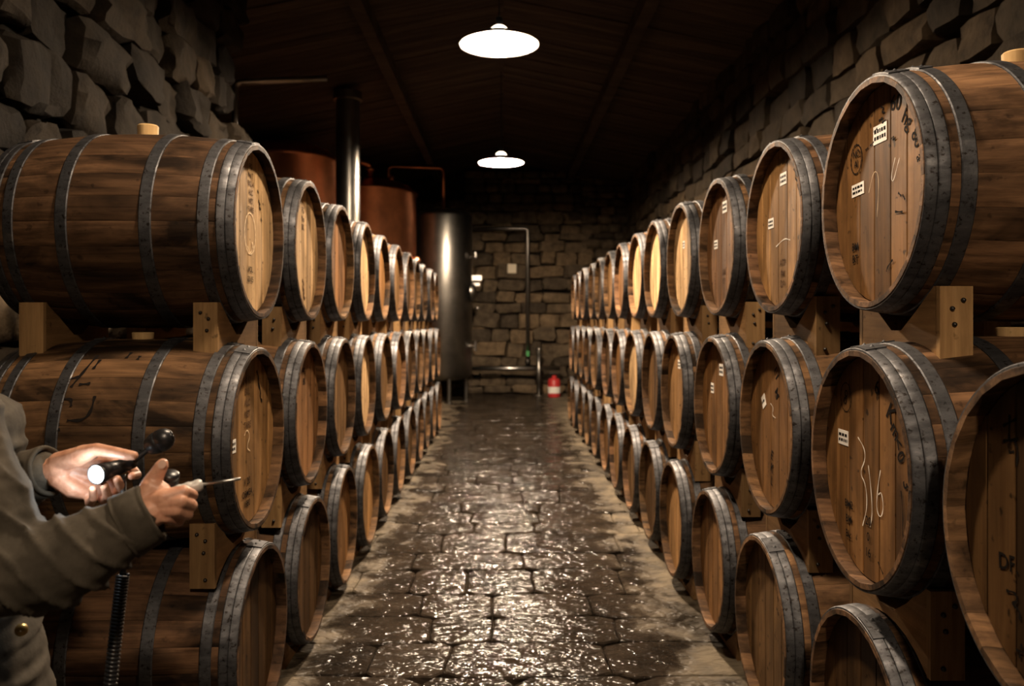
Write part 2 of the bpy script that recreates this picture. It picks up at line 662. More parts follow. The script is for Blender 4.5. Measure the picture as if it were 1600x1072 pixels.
# stones of the walls
rs = random.Random(11)
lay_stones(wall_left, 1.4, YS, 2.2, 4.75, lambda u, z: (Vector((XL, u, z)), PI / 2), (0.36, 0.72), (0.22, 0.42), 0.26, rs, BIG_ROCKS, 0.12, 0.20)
stones_stuff('hidden_stones', wall_left, 0.4, YS, 0.05, 2.1, lambda u, z: (Vector((XL, u, z)), PI / 2), (0.4, 0.7), (0.25, 0.4), 0.2, rs)
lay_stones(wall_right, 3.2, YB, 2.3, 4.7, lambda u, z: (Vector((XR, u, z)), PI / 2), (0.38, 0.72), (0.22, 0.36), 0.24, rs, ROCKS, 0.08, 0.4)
stones_stuff('hidden_stones', wall_right, 1.0, YB, 0.05, 2.2, lambda u, z: (Vector((XR, u, z)), PI / 2), (0.4, 0.7), (0.25, 0.4), 0.2, rs)
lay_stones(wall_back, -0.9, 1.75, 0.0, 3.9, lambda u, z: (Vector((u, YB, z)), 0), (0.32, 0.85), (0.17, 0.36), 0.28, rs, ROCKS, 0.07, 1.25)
stones_stuff('upper_stones', wall_back, -0.9, 1.75, 3.95, 5.1, lambda u, z: (Vector((u, YB, z)), 0), (0.22, 0.5), (0.14, 0.24), 0.22, rs)
stones_stuff('side_stones', wall_back, 1.75, XR, 0.0, 4.8, lambda u, z: (Vector((u, YB, z)), 0), (0.25, 0.5), (0.14, 0.26), 0.22, rs)
stones_stuff('still_room_stones', wall_back, XS, -0.9, 0.0, 4.3, lambda u, z: (Vector((u, YB, z)), 0), (0.3, 0.6), (0.18, 0.3), 0.2, rs)

# flagstones
rf = random.Random(5)


def flag(u0, u1, y0, y1, jit):
    g = 0.002
    c = [Vector((u0 + g, y0 + g, 0)), Vector((u1 - g, y0 + g, 0)), Vector((u1 - g, y1 - g, 0)), Vector((u0 + g, y1 - g, 0))]
    pts = []
    for i in range(4):
        a, b = c[i], c[(i + 1) % 4]
        for t in (0.12, 0.38, 0.64, 0.88):
            p = a.lerp(b, t)
            q = noise.noise_vector(p * 3.1)
            pts.append(p + Vector((q.x, q.y, 0)) * 0.022)
    n = len(pts)
    cen = sum(pts, Vector()) / n
    vs = []
    tilt = Vector((rf.uniform(-.012, .012), rf.uniform(-.012, .012)))
    for k, (ins, z) in enumerate(((0, -0.05), (0.0, -0.008), (0.010, 0.0), (0.12, 0.001))):
        for p in pts:
            d = (cen - p)
            q = p + d.normalized() * ins
            zz = z + (0 if k == 0 else (q - cen).x * tilt.x + (q - cen).y * tilt.y + noise.noise(q * 2.5) * 0.010)
            vs.append(Vector((q.x - cen.x, q.y - cen.y, zz)))
    fs = []
    for k in range(3):
        for i in range(n):
            j = (i + 1) % n
            fs.append((k * n + i, k * n + j, (k + 1) * n + j, (k + 1) * n + i))
    vs.append(Vector((0, 0, 0.001 + noise.noise(cen * 2.5) * 0.010)))
    for i in range(n):
        fs.append((3 * n + i, 3 * n + (i + 1) % n, len(vs) - 1))
    me = mesh('flagstone', vs, fs, True)
    sharp_by_angle(me, 22)
    obj('flagstone', me, MAT['flag'], floor, (cen.x, cen.y, 0))


y = 1.2
while y < YB - 0.1:
    d = rf.uniform(0.28, 0.58)
    x = -1.75 - rf.uniform(0, 0.4)
    while x < 1.9:
        w = rf.uniform(0.32, 0.85)
        flag(x, x + w, y, min(y + d, YB), 0.03)
        x += w
    y += d

# ------------------------------------------------------------------ casks
RB, RE, H = 0.385, 0.345, 0.457
NST = 26


def prof(x):
    return RB - (RB - RE) * (abs(x) / H) ** 2


def stave_geo():
    xs = [-H, -H + 0.008, -H + 0.05, -0.34, -0.22, -0.11, 0, 0.11, 0.22, 0.34, H - 0.05, H - 0.008, H]
    a = PI / NST * 0.992
    vs, fs = [], []
    for i, x in enumerate(xs):
        r = prof(x)
        end = 1 if i in (0, len(xs) - 1) else 0
        th = 0.014 if end else 0.021
        ro = r - (0.004 if end else 0)
        for t, rr in ((-a, ro - 0.0012), (-a * 0.88, ro), (0, ro), (a * 0.88, ro), (a, ro - 0.0012), (a, ro - th), (-a, ro - th)):
            vs.append(Vector((x, rr * math.sin(t), rr * math.cos(t))))
    n = 7
    for i in range(len(xs) - 1):
        for k in range(n):
            j = (k + 1) % n
            fs.append((i * n + k, i * n + j, (i + 1) * n + j, (i + 1) * n + k))
    fs.append(tuple(reversed(range(n))))
    fs.append(tuple(range((len(xs) - 1) * n, len(xs) * n)))
    return vs, fs


SV, SF = stave_geo()
STAVE = mesh('stave', SV, SF)
STAVE.materials.append(MAT['stave'])
sharp_by_angle(STAVE, 25)


def joined_staves(seed):
    r = random.Random(seed)
    v, f, at = [], [], []
    for k in range(NST):
        rot = Matrix.Rotation(2 * PI * k / NST, 4, 'X')
        b = len(v)
        v += [rot @ p for p in SV]
        f += [tuple(i + b for i in q) for q in SF]
        at += [r.random()] * len(SF)
    me = mesh('staves', v, f, False, at)
    me.materials.append(MAT['stave'])
    sharp_by_angle(me, 25)
    return me


STAVES = [joined_staves(s) for s in range(4)]

RH = 0.328
HX = -H + 0.044
BOARDS = [-1, -0.74, -0.43, -0.12, 0.2, 0.5, 0.77, 1]


def board_geo(a, b):
    """a board of the head between u=a and u=b (fractions of the radius)"""
    g = 0.0012 / RH
    a2, b2 = max(a + g, -0.999), min(b - g, 0.999)
    us = [a2 + (b2 - a2) * k / 5 for k in range(6)]
    out = []
    for u in us:
        out.append((u * RH, math.sqrt(1 - u * u) * RH))
    for u in reversed(us):
        out.append((u * RH, -math.sqrt(1 - u * u) * RH))
    n = len(out)
    cu = (a2 + b2) / 2 * RH
    hw = (b2 - a2) / 2 * RH
    vs = []
    for x, ins in ((HX + 0.02, 0), (HX + 0.003, 0), (HX, 0.003)):
        for u, z in out:
            uu = cu + (u - cu) * (1 - ins / hw)
            vs.append(Vector((x, -uu, z * (1 - ins / RH))))
    fs = []
    for k in range(2):
        for i in range(n):
            j = (i + 1) % n
            fs.append((k * n + i, k * n + j, (k + 1) * n + j, (k + 1) * n + i))
    fs.append(tuple(range(2 * n, 3 * n)))
    fs.append(tuple(reversed(range(n))))
    return vs, fs


BG = [board_geo(BOARDS[i], BOARDS[i + 1]) for i in range(7)]
BMESH = []
for v, f in BG:
    me = mesh('head_board', v, f)
    me.materials.append(MAT['head'])
    BMESH.append(me)


def joined_boards(seed):
    r = random.Random(seed)
    v, f, at = [], [], []
    for vs, fs in BG:
        b = len(v)
        v += vs
        f += [tuple(i + b for i in q) for q in fs]
        at += [r.random()] * len(fs)
    me = mesh('head', v, f, False, at)
    me.materials.append(MAT['head'])
    return me


HEADS = [joined_boards(20 + s) for s in range(5)]
mb = MB()
mb.lathe([(0.001, H - 0.04), (RH, H - 0.04), (RH, H - 0.06), (0.001, H - 0.06)], 40, axis='x')
BACK = mesh('back_head', mb.v, mb.f)
BACK.materials.append(MAT['head'])


def hoop_mesh(x0, x1, double, lap):
    n = 72
    s = -1 if x0 > 0 else 1
    ts = (0, 0.06, 0.44, 0.5, 0.56, 0.94, 1) if double else (0, 0.08, 0.92, 1)
    lift = {0: 0.0022, 0.5: 0.0022, 1: 0.0022}
    pr = [(prof(x0) - 0.003, x0)]
    for t in ts:
        x = x0 + (x1 - x0) * t
        pr.append((prof(x) + lift.get(t, 0.0046), x))
    pr.append((prof(x1) - 0.003, x1))
    m = MB()
    m.lathe(pr, n, axis='x')
    # lapped end with rivets
    w = 0.30
    vs = []
    for x in (x0 + (x1 - x0) * 0.03, x0 + (x1 - x0) * 0.97):
        for k in range(9):
            t = lap - w / 2 + w * k / 8
            r = prof(x) + 0.0078
            vs.append((x, r * math.cos(t), r * math.sin(t)))
            vs.append((x, (r - 0.005) * math.cos(t), (r - 0.005) * math.sin(t)))
    fs = []
    for k in range(8):
        fs.append((2 * k, 2 * k + 2, 18 + 2 * k + 2, 18 + 2 * k))
        fs.append((2 * k, 2 * k + 1, 2 * k + 3, 2 * k + 2))
        fs.append((18 + 2 * k, 18 + 2 * k + 2, 18 + 2 * k + 3, 18 + 2 * k + 1))
    fs.append((0, 18, 19, 1))
    fs.append((16, 17, 35, 34))
    m.add(vs, fs)
    for t in (-0.07, 0.07):
        xm = (x0 + x1) / 2
        r = prof(xm) + 0.0085
        c = Vector((xm, r * math.cos(lap + t), r * math.sin(lap + t)))
        vs = [c + Vector((0, 0, 0.005))]
        for k in range(8):
            q = 2 * PI * k / 8
            vs.append(c + Vector((0.0075 * math.cos(q), 0.0075 * math.sin(q), -0.002)))
        m.add(vs, [(0, 1 + k, 1 + (k + 1) % 8) for k in range(8)])
    me = mesh('hoop', m.v, m.f)
    me.materials.append(MAT['hoop'])
    sharp_by_angle(me, 30)
    return me


HOOPS = []
for (a, b, d) in ((0.002, 0.064, True), (0.088, 0.128, False), (0.285, 0.330, False)):
    for e in (-1, 1):
        HOOPS.append([hoop_mesh(e * (H - a), e * (H - b), d, PI / 2 + l) for l in (-0.2, 0.05, 0.25)])

mb = MB()
mb.lathe([(0.001, 0.045), (0.036, 0.045), (0.041, 0.040), (0.038, -0.02), (0.001, -0.02)], 24)
BUNG = mesh('bung', mb.v, mb.f)
BUNG.materials.append(MAT['bung'])
sharp_by_angle(BUNG, 40)

ORD = ['first', 'second', 'third', 'fourth', 'fifth', 'sixth', 'seventh', 'eighth', 'ninth', 'tenth', 'eleventh', 'twelfth', 'thirteenth', 'fourteenth']
GOLD, TAN, BROWN, PINK, GREY, DARK = (1.0, 0.97, 0.92), (0.56, 0.45, 0.32), (0.35, 0.255, 0.165), (0.47, 0.345, 0.26), (0.28, 0.23, 0.175), (0.15, 0.115, 0.08)
TONE = {'pale gold': GOLD, 'tan': TAN, 'brown': BROWN, 'pinkish brown': PINK, 'grey brown': GREY, 'dark stained': DARK}
rb = random.Random(21)
CASKS = {}


def make_cask(side, row, i, n, x, y, zc, tone, near, rowname, mark_label=''):
    c = TONE[tone]
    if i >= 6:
        c = tuple(v * 0.75 for v in c)  # far heads darkened in colour, standing in for weaker lamp light
    rz = 0.0 if side > 0 else PI
    X = side * (x + H)
    root = empty('cask', (X, y, zc - RB), rz + rb.uniform(-0.012, 0.012))
    sname = 'right' if side > 0 else 'left'
    lab = 'oak cask with %s head%s, %s from the camera, %s row, %s stack' % (tone, mark_label, ORD[i], rowname, sname)
    tag(root, lab, 'cask', 'casks of the %s stack' % sname)
    ctr = (0, 0, RB)
    sc = rb.uniform(0.8, 1.12)
    sv = (sc, sc * rb.uniform(0.93, 1.0), sc * rb.uniform(0.88, 1.0))
    spin = rb.uniform(-0.1, 0.1)
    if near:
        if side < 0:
            sv = tuple(v * {'top': 0.6, 'middle': 0.95, 'bottom': 0.7}[row] for v in sv)  # stave colour scaled by row to imitate uneven light on the near flanks
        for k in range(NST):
            q = rb.uniform(0.85, 1.12)
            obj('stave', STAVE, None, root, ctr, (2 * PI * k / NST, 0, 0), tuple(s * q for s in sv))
        for k in range(7):
            q = rb.uniform(0.80, 1.08) * (0.72 if (k == 3 and tone != 'pale gold') else 1)
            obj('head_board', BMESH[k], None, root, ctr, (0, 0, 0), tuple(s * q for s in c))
    else:
        o = obj('staves', rb.choice(STAVES), None, root, ctr, (0, 0, 0), sv)
        o['kind'] = 'stuff'
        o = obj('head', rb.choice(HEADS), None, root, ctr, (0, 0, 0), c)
        o['kind'] = 'stuff'
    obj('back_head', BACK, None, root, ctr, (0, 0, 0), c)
    for k in range(6):
        obj('hoop', rb.choice(HOOPS[k]), None, root, ctr)
    bg = obj('bung', BUNG, None, root, (0, 0, 2 * RB))
    bg.scale.z = {'top': 1.0, 'middle': 0.55, 'bottom': 0.12}[row]
    CASKS[(side, row, i)] = root
    return root


ROWS = {}
LT = ['pale gold', 'pale gold', 'pinkish brown', 'pale gold', 'brown', 'grey brown', 'dark stained', 'grey brown', 'dark stained', 'grey brown', 'tan']
LM = ['tan', 'pinkish brown', 'grey brown', 'pale gold', 'grey brown', 'brown', 'dark stained', 'dark stained', 'grey brown', 'dark stained', 'tan']
LB = ['dark stained', 'dark stained', 'brown', 'tan', 'dark stained', 'brown', 'grey brown', 'dark stained', 'tan', 'brown', 'tan']
RT = ['brown', 'tan', 'pinkish brown', 'pale gold', 'pale gold', 'pale gold', 'pinkish brown', 'tan', 'dark stained', 'dark stained', 'dark stained', 'grey brown', 'tan']
RM = ['dark stained', 'brown', 'brown', 'brown', 'tan', 'dark stained', 'pale gold', 'brown', 'dark stained', 'grey brown', 'dark stained', 'brown', 'tan', 'grey brown']
RBT = ['brown', 'dark stained', 'grey brown', 'brown', 'tan', 'dark stained', 'grey brown', 'tan', 'brown', 'grey brown', 'dark stained', 'brown', 'tan', 'brown']
SPEC = [
    (-1, 'top', 0.973, 3.32, 0.875, 2.000, LT, 1), (-1, 'middle', 0.945, 3.21, 0.878, 1.190, LM, 1), (-1, 'bottom', 0.940, 3.25, 0.878, 0.410, LB, 2),
    (1, 'top', 1.093, 2.494, 0.885, 2.025, RT, 2), (1, 'middle', 1.045, 1.58, 0.878, 1.215, RM, 3), (1, 'bottom', 1.035, 1.57, 0.882, 0.425, RBT, 3)]
for side, row, x, y0, s, zc, tones, nn in SPEC:
    for i, t in enumerate(tones):
        y = y0 + s * i + rb.uniform(-0.012, 0.012) * (i > 1)
        if side > 0 and row == 'middle' and i == 1:
            y = 2.408
        xx = x + rb.uniform(-0.012, 0.012) * (i > 1) - (0.022 if side > 0 and row == 'middle' and i < 2 else 0)
        make_cask(side, row, i, len(tones), xx, y, zc, t, i < nn, row)
        ROWS[(side, row, i)] = (xx, y, zc)

# ------------------------------------------------------------------ cradles
CW = 0.088


def cradle_geo(d, floor_gap=None):
    """profile in y,z about the midpoint between two axes a distance d apart"""
    r = 0.3655
    w = 0.232
    m = 0.6
    cc = d / 2 - r * math.sqrt(1 + m * m)
    hi = 0.118
    top = [(-w, hi), (-0.216, hi)]
    ym = (-0.006 - cc) / m
    top += [(-0.12, max(-0.006, 0.12 * m + cc)), (-max(ym, 0.03), -0.006), (max(ym, 0.03), -0.006), (0.12, max(-0.006, 0.12 * m + cc)), (0.216, hi), (w, hi)]
    if floor_gap is None:
        bot = []
        for k in range(9):
            yy = w - 2 * w * k / 8
            bot.append((yy, min(-d / 2 + math.sqrt(r * r - yy * yy), -0.024)))
    else:
        bot = [(w, -floor_gap), (-w, -floor_gap)]
    out = top + bot
    n = len(out)
    vs = [Vector((-CW / 2, a, b)) for a, b in out] + [Vector((CW / 2, a, b)) for a, b in out]
    bm = bmesh.new()
    bv = [bm.verts.new(v) for v in vs]
    bm.faces.new(bv[:n])
    bm.faces.new(list(reversed(bv[n:])))
    for i in range(n):
        j = (i + 1) % n
        bm.faces.new((bv[i], bv[n + i], bv[n + j], bv[j]))
    bmesh.ops.recalc_face_normals(bm, faces=bm.faces[:])
    bmesh.ops.triangulate(bm, faces=[f for f in bm.faces if len(f.verts) > 4])
    me = bpy.data.meshes.new('cradle')
    bm.to_mesh(me)
    bm.free()
    me.materials.append(MAT['cradle'])
    return me


mb = MB()
mb.box((0, 0, 0), (CW * 1.02, 0.02, 0.232))
ENDB = mesh('end_board', mb.v, mb.f)
ENDB.materials.append(MAT['cradle_up'])
mb = MB()
mb.box((0, 0, 0), (CW * 1.02, 0.02, 0.135))
ENDS = mesh('end_board', mb.v, mb.f)
ENDS.materials.append(MAT['cradle_up'])
mb = MB()
mb.lathe([(0.0005, -0.006), (0.005, -0.0045), (0.007, 0.0), (0.007, 0.004)], 10)
BOLT = mesh('bolt', [Vector((v.x, v.z, v.y)) for v in mb.v], mb.f, True)
BOLT.materials.append(MAT['bolt'])

cr = random.Random(9)
CRM = {}
for (side, row, i), (x, y, zc) in list(ROWS.items()):
    sname = 'right' if side > 0 else 'left'
    key = (side, row)
    if row == 'bottom':
        low = None
    else:
        low = ROWS.get((side, 'bottom' if row == 'middle' else 'middle', i + (1 if (side > 0 and row == 'top') else 0)))
    if low:
        d = zc - low[2]
        zm = (zc + low[2]) / 2
    else:
        d, zm = 0.8, zc - 0.4
    if key not in CRM:
        CRM[key] = cradle_geo(d, None if low else zm - 0.002)
    for end, off in (('front', 0.134), ('rear', 2 * H - 0.134)):
        if end == 'rear' and i > 5:
            continue
        tone = cr.uniform(0.75, 1.1)
        yo = y - 0.005
        o = obj('cradle', CRM[key], None, None, (side * (x + off), yo, zm), (0, 0, 0 if side > 0 else PI), (tone, tone * 0.97, tone * 0.93))
        where = 'under %s end of %s %s-row cask, %s stack' % (end, ORD[i], row, sname)
        tag(o, ('bow-tie timber cradle ' if low else 'low timber floor cradle ') + where, 'cradle', 'timber cradles of the %s stack' % sname)
        if low:
            for q in (-1, 1):
                eb = obj('end_board', ENDB, None, o, (0, q * 0.242, 0.001), (0, 0, 0), (tone, tone, tone))
                vis = (q < 0) == (side > 0)
                if i < 4 and vis and end == 'front':
                    for bx, bz in ((0.018, 0.078), (-0.012, 0.055), (-0.006, 0.012), (-0.012, -0.085)):
                        obj('bolt', BOLT, None, eb, (bx, q * 0.0125, bz), (0, 0, 0 if q < 0 else PI))

# ------------------------------------------------------------------ writing on the casks
TXT = {}


def text_mesh(s, size):
    cu = bpy.data.curves.new('lettering', 'FONT')
    cu.body = s
    cu.size = size
    cu.align_x = 'CENTER'
    cu.align_y = 'CENTER'
    cu.resolution_u = 3
    cu.offset = 0.012 * size
    o = bpy.data.objects.new('lettering', cu)
    col.objects.link(o)
    dg = bpy.context.evaluated_depsgraph_get()
    me = bpy.data.meshes.new_from_object(o.evaluated_get(dg))
    vs = [v.co.copy() for v in me.vertices]
    fs = [tuple(p.vertices) for p in me.polygons]
    bpy.data.objects.remove(o)
    return vs, fs


def stroke_geo(pts, w):
    pts = [Vector((p[0], p[1], 0)) for p in pts]
    # smooth the polyline
    for _ in range(2):
        q = [pts[0]]
        for a, b in zip(pts, pts[1:]):
            q += [a.lerp(b, 0.25), a.lerp(b, 0.75)]
        q.append(pts[-1])
        pts = q
    vs, fs = [], []
    for i, p in enumerate(pts):
        d = pts[min(i + 1, len(pts) - 1)] - pts[max(i - 1, 0)]
        d = d.normalized() if d.length > 1e-6 else Vector((1, 0, 0))
        nrm = Vector((-d.y, d.x, 0)) * w / 2 * (0.7 + 0.3 * math.sin(i * 1.3))
        vs += [p + nrm, p - nrm]
    for i in range(len(pts) - 1):
        fs.append((2 * i, 2 * i + 1, 2 * i + 3, 2 * i + 2))
    return vs, fs


class Marks:
    """flat print lying on a cask head; u to the viewer's right, v up, in units of the head radius"""
    def __init__(self, root):
        self.root = root
        self.k = 0

    def put(self, name, geos, mat, lift=0.0008):
        self.k += 1
        v, f = [], []
        for vs, fs in geos:
            b = len(v)
            v += vs
            f += [tuple(i + b for i in q) for q in fs]
        v = [Vector((HX - lift - 0.0002 * self.k, -p.x, p.y)) for p in v]
        obj(name, mesh(name, v, f), mat, self.root, (0, 0, RB))

    def text(self, s, u, v, size, rot=0, mat='ink', name='lettering', sx=1.0):
        vs, fs = text_mesh(s, size * RH)
        M = Matrix.Translation((u * RH, v * RH, 0)) @ Matrix.Rotation(math.radians(rot), 4, 'Z') @ Matrix.Diagonal((sx, 1, 1, 1))
        self.put(name, [([M @ p for p in vs], fs)], MAT[mat])

    def strokes(self, lists, w, mat='ink', name='handwriting'):
        for l in lists:
            self.put(name, [stroke_geo([(a * RH, b * RH) for a, b in l], w)], MAT[mat])
            self.k -= 1
        self.k += 1

    def ring(self, u, v, r, w, mat='ink', name='ring_stamp'):
        pts = [(u + r * math.cos(2 * PI * k / 20), v + 1.15 * r * math.sin(2 * PI * k / 20)) for k in range(21)]
        self.strokes([pts], w, mat, name)

    def label(self, u, v, w, h, rot=0, lines=2):
        M = Matrix.Translation((u * RH, v * RH, 0)) @ Matrix.Rotation(math.radians(rot), 4, 'Z')
        q = [M @ Vector((a * w * RH / 2, b * h * RH / 2, 0)) for a, b in ((-1, -1), (1, -1), (1, 1), (-1, 1))]
        vs = [Vector((HX - 0.0016, -p.x, p.y)) for p in q] + [Vector((HX + 0.001, -p.x, p.y)) for p in q]
        fs = [(3, 2, 1, 0), (0, 1, 5, 4), (1, 2, 6, 5), (2, 3, 7, 6), (3, 0, 4, 7)]
        o = obj('paper_label', mesh('paper_label', vs, fs), MAT['paper'], self.root, (0, 0, RB))
        tag(o, 'white paper label with printed lines')
        rl = random.Random(int((u + 3) * 100))
        bars = []
        for k in range(lines):
            vv = (0.5 - (k + 1) / (lines + 1)) * h * 1.1
            a = -w * 0.42
            while a < w * 0.38:
                l = rl.uniform(0.02, 0.06)
                l = min(l, w * 0.42 - a)
                ps = [M @ Vector((p * RH, (vv + s * h * 0.1) * RH, 0)) for p, s in ((a, -1), (a + l, -1), (a + l, 1), (a, 1))]
                bars.append((ps, [(0, 1, 2, 3)]))
                a += l + 0.014
        v, f = [], []
        for vs, fs in bars:
            b = len(v)
            v += vs
            f += [tuple(i + b for i in q) for q in fs]
        v = [Vector((HX - 0.0021, -p.x, p.y)) for p in v]
        obj('printed_lines', mesh('printed_lines', v, f), MAT['ink'], o, (0, 0, 0))


# right stack, top row, nearest
m = Marks(CASKS[(1, 'top', 0)])
m.text('60', 0.30, 0.76, 0.20, -12, name='handwriting')
m.text('hg', 0.50, 0.57, 0.19, -38, name='handwriting')
m.text('80', 0.66, 0.37, 0.17, -58, name='handwriting')
m.text('a', 0.71, 0.20, 0.13, -70, name='handwriting')
m.strokes([[(0.02, 0.80), (0.08, 0.78), (0.03, 0.75), (0.10, 0.73)], [(-0.02, 0.68), (0.06, 0.70), (0.03, 0.64), (0.12, 0.66)], [(-0.12, 0.60), (-0.05, 0.62)]], 0.008)
m.strokes([[(-0.30, 0.47), (-0.24, 0.48)], [(-0.2, 0.49), (-0.12, 0.51)], [(0.22, 0.46), (0.28, 0.48), (0.24, 0.44), (0.31, 0.45)]], 0.006)
m.ring(-0.50, 0.42, 0.125, 0.006)
m.text('NO\nAI', -0.50, 0.42, 0.10)
m.label(0.0, 0.56, 0.27, 0.17)
m.label(-0.47, 0.12, 0.27, 0.12, 2)
m.strokes([[(0.30, 0.28), (0.22, 0.12), (0.26, 0.06), (0.34, 0.20), (0.38, 0.26)]], 0.003, 'chalk', 'chalk_mark')
m.strokes([[(-0.22, 0.05), (-0.12, 0.24), (-0.02, 0.20), (-0.02, 0.0), (-0.05, -0.2)]], 0.0018, 'etch', 'chalk_mark')
m.text('BM', -0.52, -0.44, 0.11, mat='ink', name='stencil_lettering')
m.text('BT', -0.52, -0.56, 0.11, mat='ink', name='stencil_lettering')
m.strokes([[(0.36, -0.04), (0.42, -0.08)], [(0.44, -0.07), (0.48, -0.12)], [(0.3, -0.2), (0.44, -0.22)], [(0.26, -0.62), (0.16, -0.68), (0.14, -0.72)]], 0.008)
# right stack, middle row
m = Marks(CASKS[(1, 'middle', 1)])
m.ring(-0.50, 0.58, 0.12, 0.004)
m.text('OO', -0.50, 0.58, 0.09, 70)
m.text('6', 0.16, 0.72, 0.17, -10, name='handwriting')
m.text('K', 0.42, 0.52, 0.22, -35, name='handwriting')
m.text('m', 0.50, 0.39, 0.19, -45, name='handwriting')
m.text('<', 0.56, 0.29, 0.17, -50, name='handwriting')
m.text('0', 0.60, 0.19, 0.18, -60, name='handwriting')
m.text('3', 0.70, -0.02, 0.17, -75, name='handwriting')
m.label(-0.56, 0.19, 0.23, 0.14)
m.strokes([[(-0.22, 0.24), (-0.08, 0.16), (-0.06, 0.06), (-0.18, -0.08), (-0.05, -0.16), (-0.02, -0.36), (-0.12, -0.55)], [(0.0, 0.02), (0.06, -0.2), (0.08, -0.4), (0.04, -0.52)], [(0.24, 0.02), (0.18, -0.16), (0.16, -0.34), (0.24, -0.40), (0.30, -0.30), (0.26, -0.16), (0.2, -0.2)]], 0.005, 'chalk', 'chalk_mark')
for k, (a, b) in enumerate((('BM2', '20'), ('BM', '0'), ('BL:', '16'))):
    m.text(a, -0.42, -0.42 - 0.14 * k, 0.10, mat='ink', name='stencil_lettering')
    m.text(b, 0.0, -0.48 - 0.14 * k, 0.11, 0, 'ink', 'stencil_lettering')
m.strokes([[(0.62, -0.08), (0.66, -0.3), (0.64, -0.42), (0.70, -0.52)], [(0.2, -0.78), (0.3, -0.86)]], 0.006)
# right stack, middle row, at the frame's edge
m = Marks(CASKS[(1, 'middle', 0)])
m.strokes([[(-0.56, 0.62), (-0.42, 0.68)], [(-0.49, 0.70), (-0.50, 0.52), (-0.44, 0.55), (-0.40, 0.48), (-0.42, 0.38)], [(-0.56, 0.52), (-0.40, 0.56)], [(-0.5, 0.46), (-0.44, 0.47)]], 0.008)
m.text('0', -0.12, 0.66, 0.24, -8, name='handwriting')
m.ring(-0.12, 0.22, 0.15, 0.005, 'chalk', 'chalk_mark')
m.ring(-0.12, -0.06, 0.15, 0.005, 'chalk', 'chalk_mark')
m.text('DF.', -0.50, -0.26, 0.15, 4, name='handwriting')
m.strokes([[(-0.52, -0.44), (-0.42, -0.42), (-0.40, -0.48), (-0.48, -0.5), (-0.38, -0.52), (-0.38, -0.58)]], 0.008)
m.text('b', -0.24, -0.58, 0.22, 0, name='handwriting')
m.strokes([[(-0.42, -0.78), (-0.28, -0.76)], [(-0.36, -0.72), (-0.38, -0.82)], [(-0.24, -0.70), (-0.24, -0.82), (-0.2, -0.83)]], 0.007)
# right stack, second and third casks
m = Marks(CASKS[(1, 'top', 1)])
m.label(0.06, 0.60, 0.22, 0.15)
m.label(-0.40, 0.10, 0.20, 0.13)
m.text('1 U', 0.0, 0.82, 0.12, 0)
m.strokes([[(0.42, 0.66), (0.50, 0.58), (0.46, 0.54), (0.56, 0.48), (0.54, 0.42), (0.62, 0.36)]], 0.010)
m.strokes([[(-0.2, -0.22), (0.1, -0.14), (0.3, -0.18)]], 0.005, 'chalk', 'chalk_mark')
m.text('ATP', 0.04, -0.44, 0.12, 0, 'stencil', 'stencil_lettering')
m.text('FM', 0.04, -0.58, 0.12, 0, 'stencil', 'stencil_lettering')
m.text('DA', 0.04, -0.70, 0.12, 0, 'stencil', 'stencil_lettering')
m = Marks(CASKS[(1, 'middle', 2)])
m.text('E1', 0.10, 0.66, 0.17, -60, 'ink', 'stencil_lettering')
m.text('M', 0.12, 0.42, 0.17, -60, 'ink', 'stencil_lettering')
m.strokes([[(0.45, 0.62), (0.52, 0.54), (0.5, 0.5), (0.6, 0.42), (0.6, 0.36), (0.66, 0.30)]], 0.009)
m.label(-0.40, 0.28, 0.14, 0.16, 30, 1)
m.strokes([[(-0.12, 0.28), (0.0, 0.24), (-0.06, 0.14), (0.08, 0.12)]], 0.005, 'chalk', 'chalk_mark')
for k, t in enumerate('EKL'):
    m.text(t, -0.06, -0.36 - 0.16 * k, 0.16, -20, 'ink', 'stencil_lettering')
m = Marks(CASKS[(1, 'top', 2)])
m.label(0.10, 0.62, 0.24, 0.18)
m.label(-0.42, 0.08, 0.2, 0.14)
for k, t in enumerate(('AM', 'KF')):
    m.text(t, 0.05, -0.40 - 0.14 * k, 0.14, 0, 'stencil', 'stencil_lettering')
    m.text(':', -0.46, -0.40 - 0.12 * k, 0.14, 0, 'ink', 'stencil_lettering')
m = Marks(CASKS[(1, 'middle', 3)])
m.label(0.16, 0.56, 0.22, 0.18)
m.label(-0.36, 0.24, 0.16, 0.16)
m = Marks(CASKS[(1, 'middle', 4)])
m.label(0.1, 0.5, 0.2, 0.16)
m = Marks(CASKS[(1, 'top', 3)])
m.label(-0.1, 0.30, 0.16, 0.14)
# left stack, nearest casks (u mirrored by the viewpoint: viewer's left is the near side)
m = Marks(CASKS[(-1, 'top', 0)])
for k, t in enumerate(('FG', 'No 7', 'BKL 4', 'ALC', 'NET', 'TARE')):
    m.text(t, -0.02, 0.80 - 0.105 * k, 0.095, 0, 'stencil', 'stencil_lettering')
m.strokes([[(0.26, 0.56), (0.30, 0.53)], [(0.3, 0.44), (0.36, 0.40), (0.33, 0.36), (0.4, 0.33)], [(0.4, 0.22), (0.44, 0.19)]], 0.012)
m.ring(-0.05, -0.02, 0.22, 0.006, 'etch', 'pressed_emblem')
m.strokes([[(-0.16, -0.18), (-0.04, -0.28), (0.08, -0.14), (0.0, -0.1), (0.12, -0.22)]], 0.005, 'etch', 'pressed_emblem')
m.text('VOL', -0.04, -0.46, 0.10, 0, 'ink', 'stencil_lettering')
m.text('20 05', -0.04, -0.58, 0.10, 0, 'ink', 'stencil_lettering')
m = Marks(CASKS[(-1, 'middle', 0)])
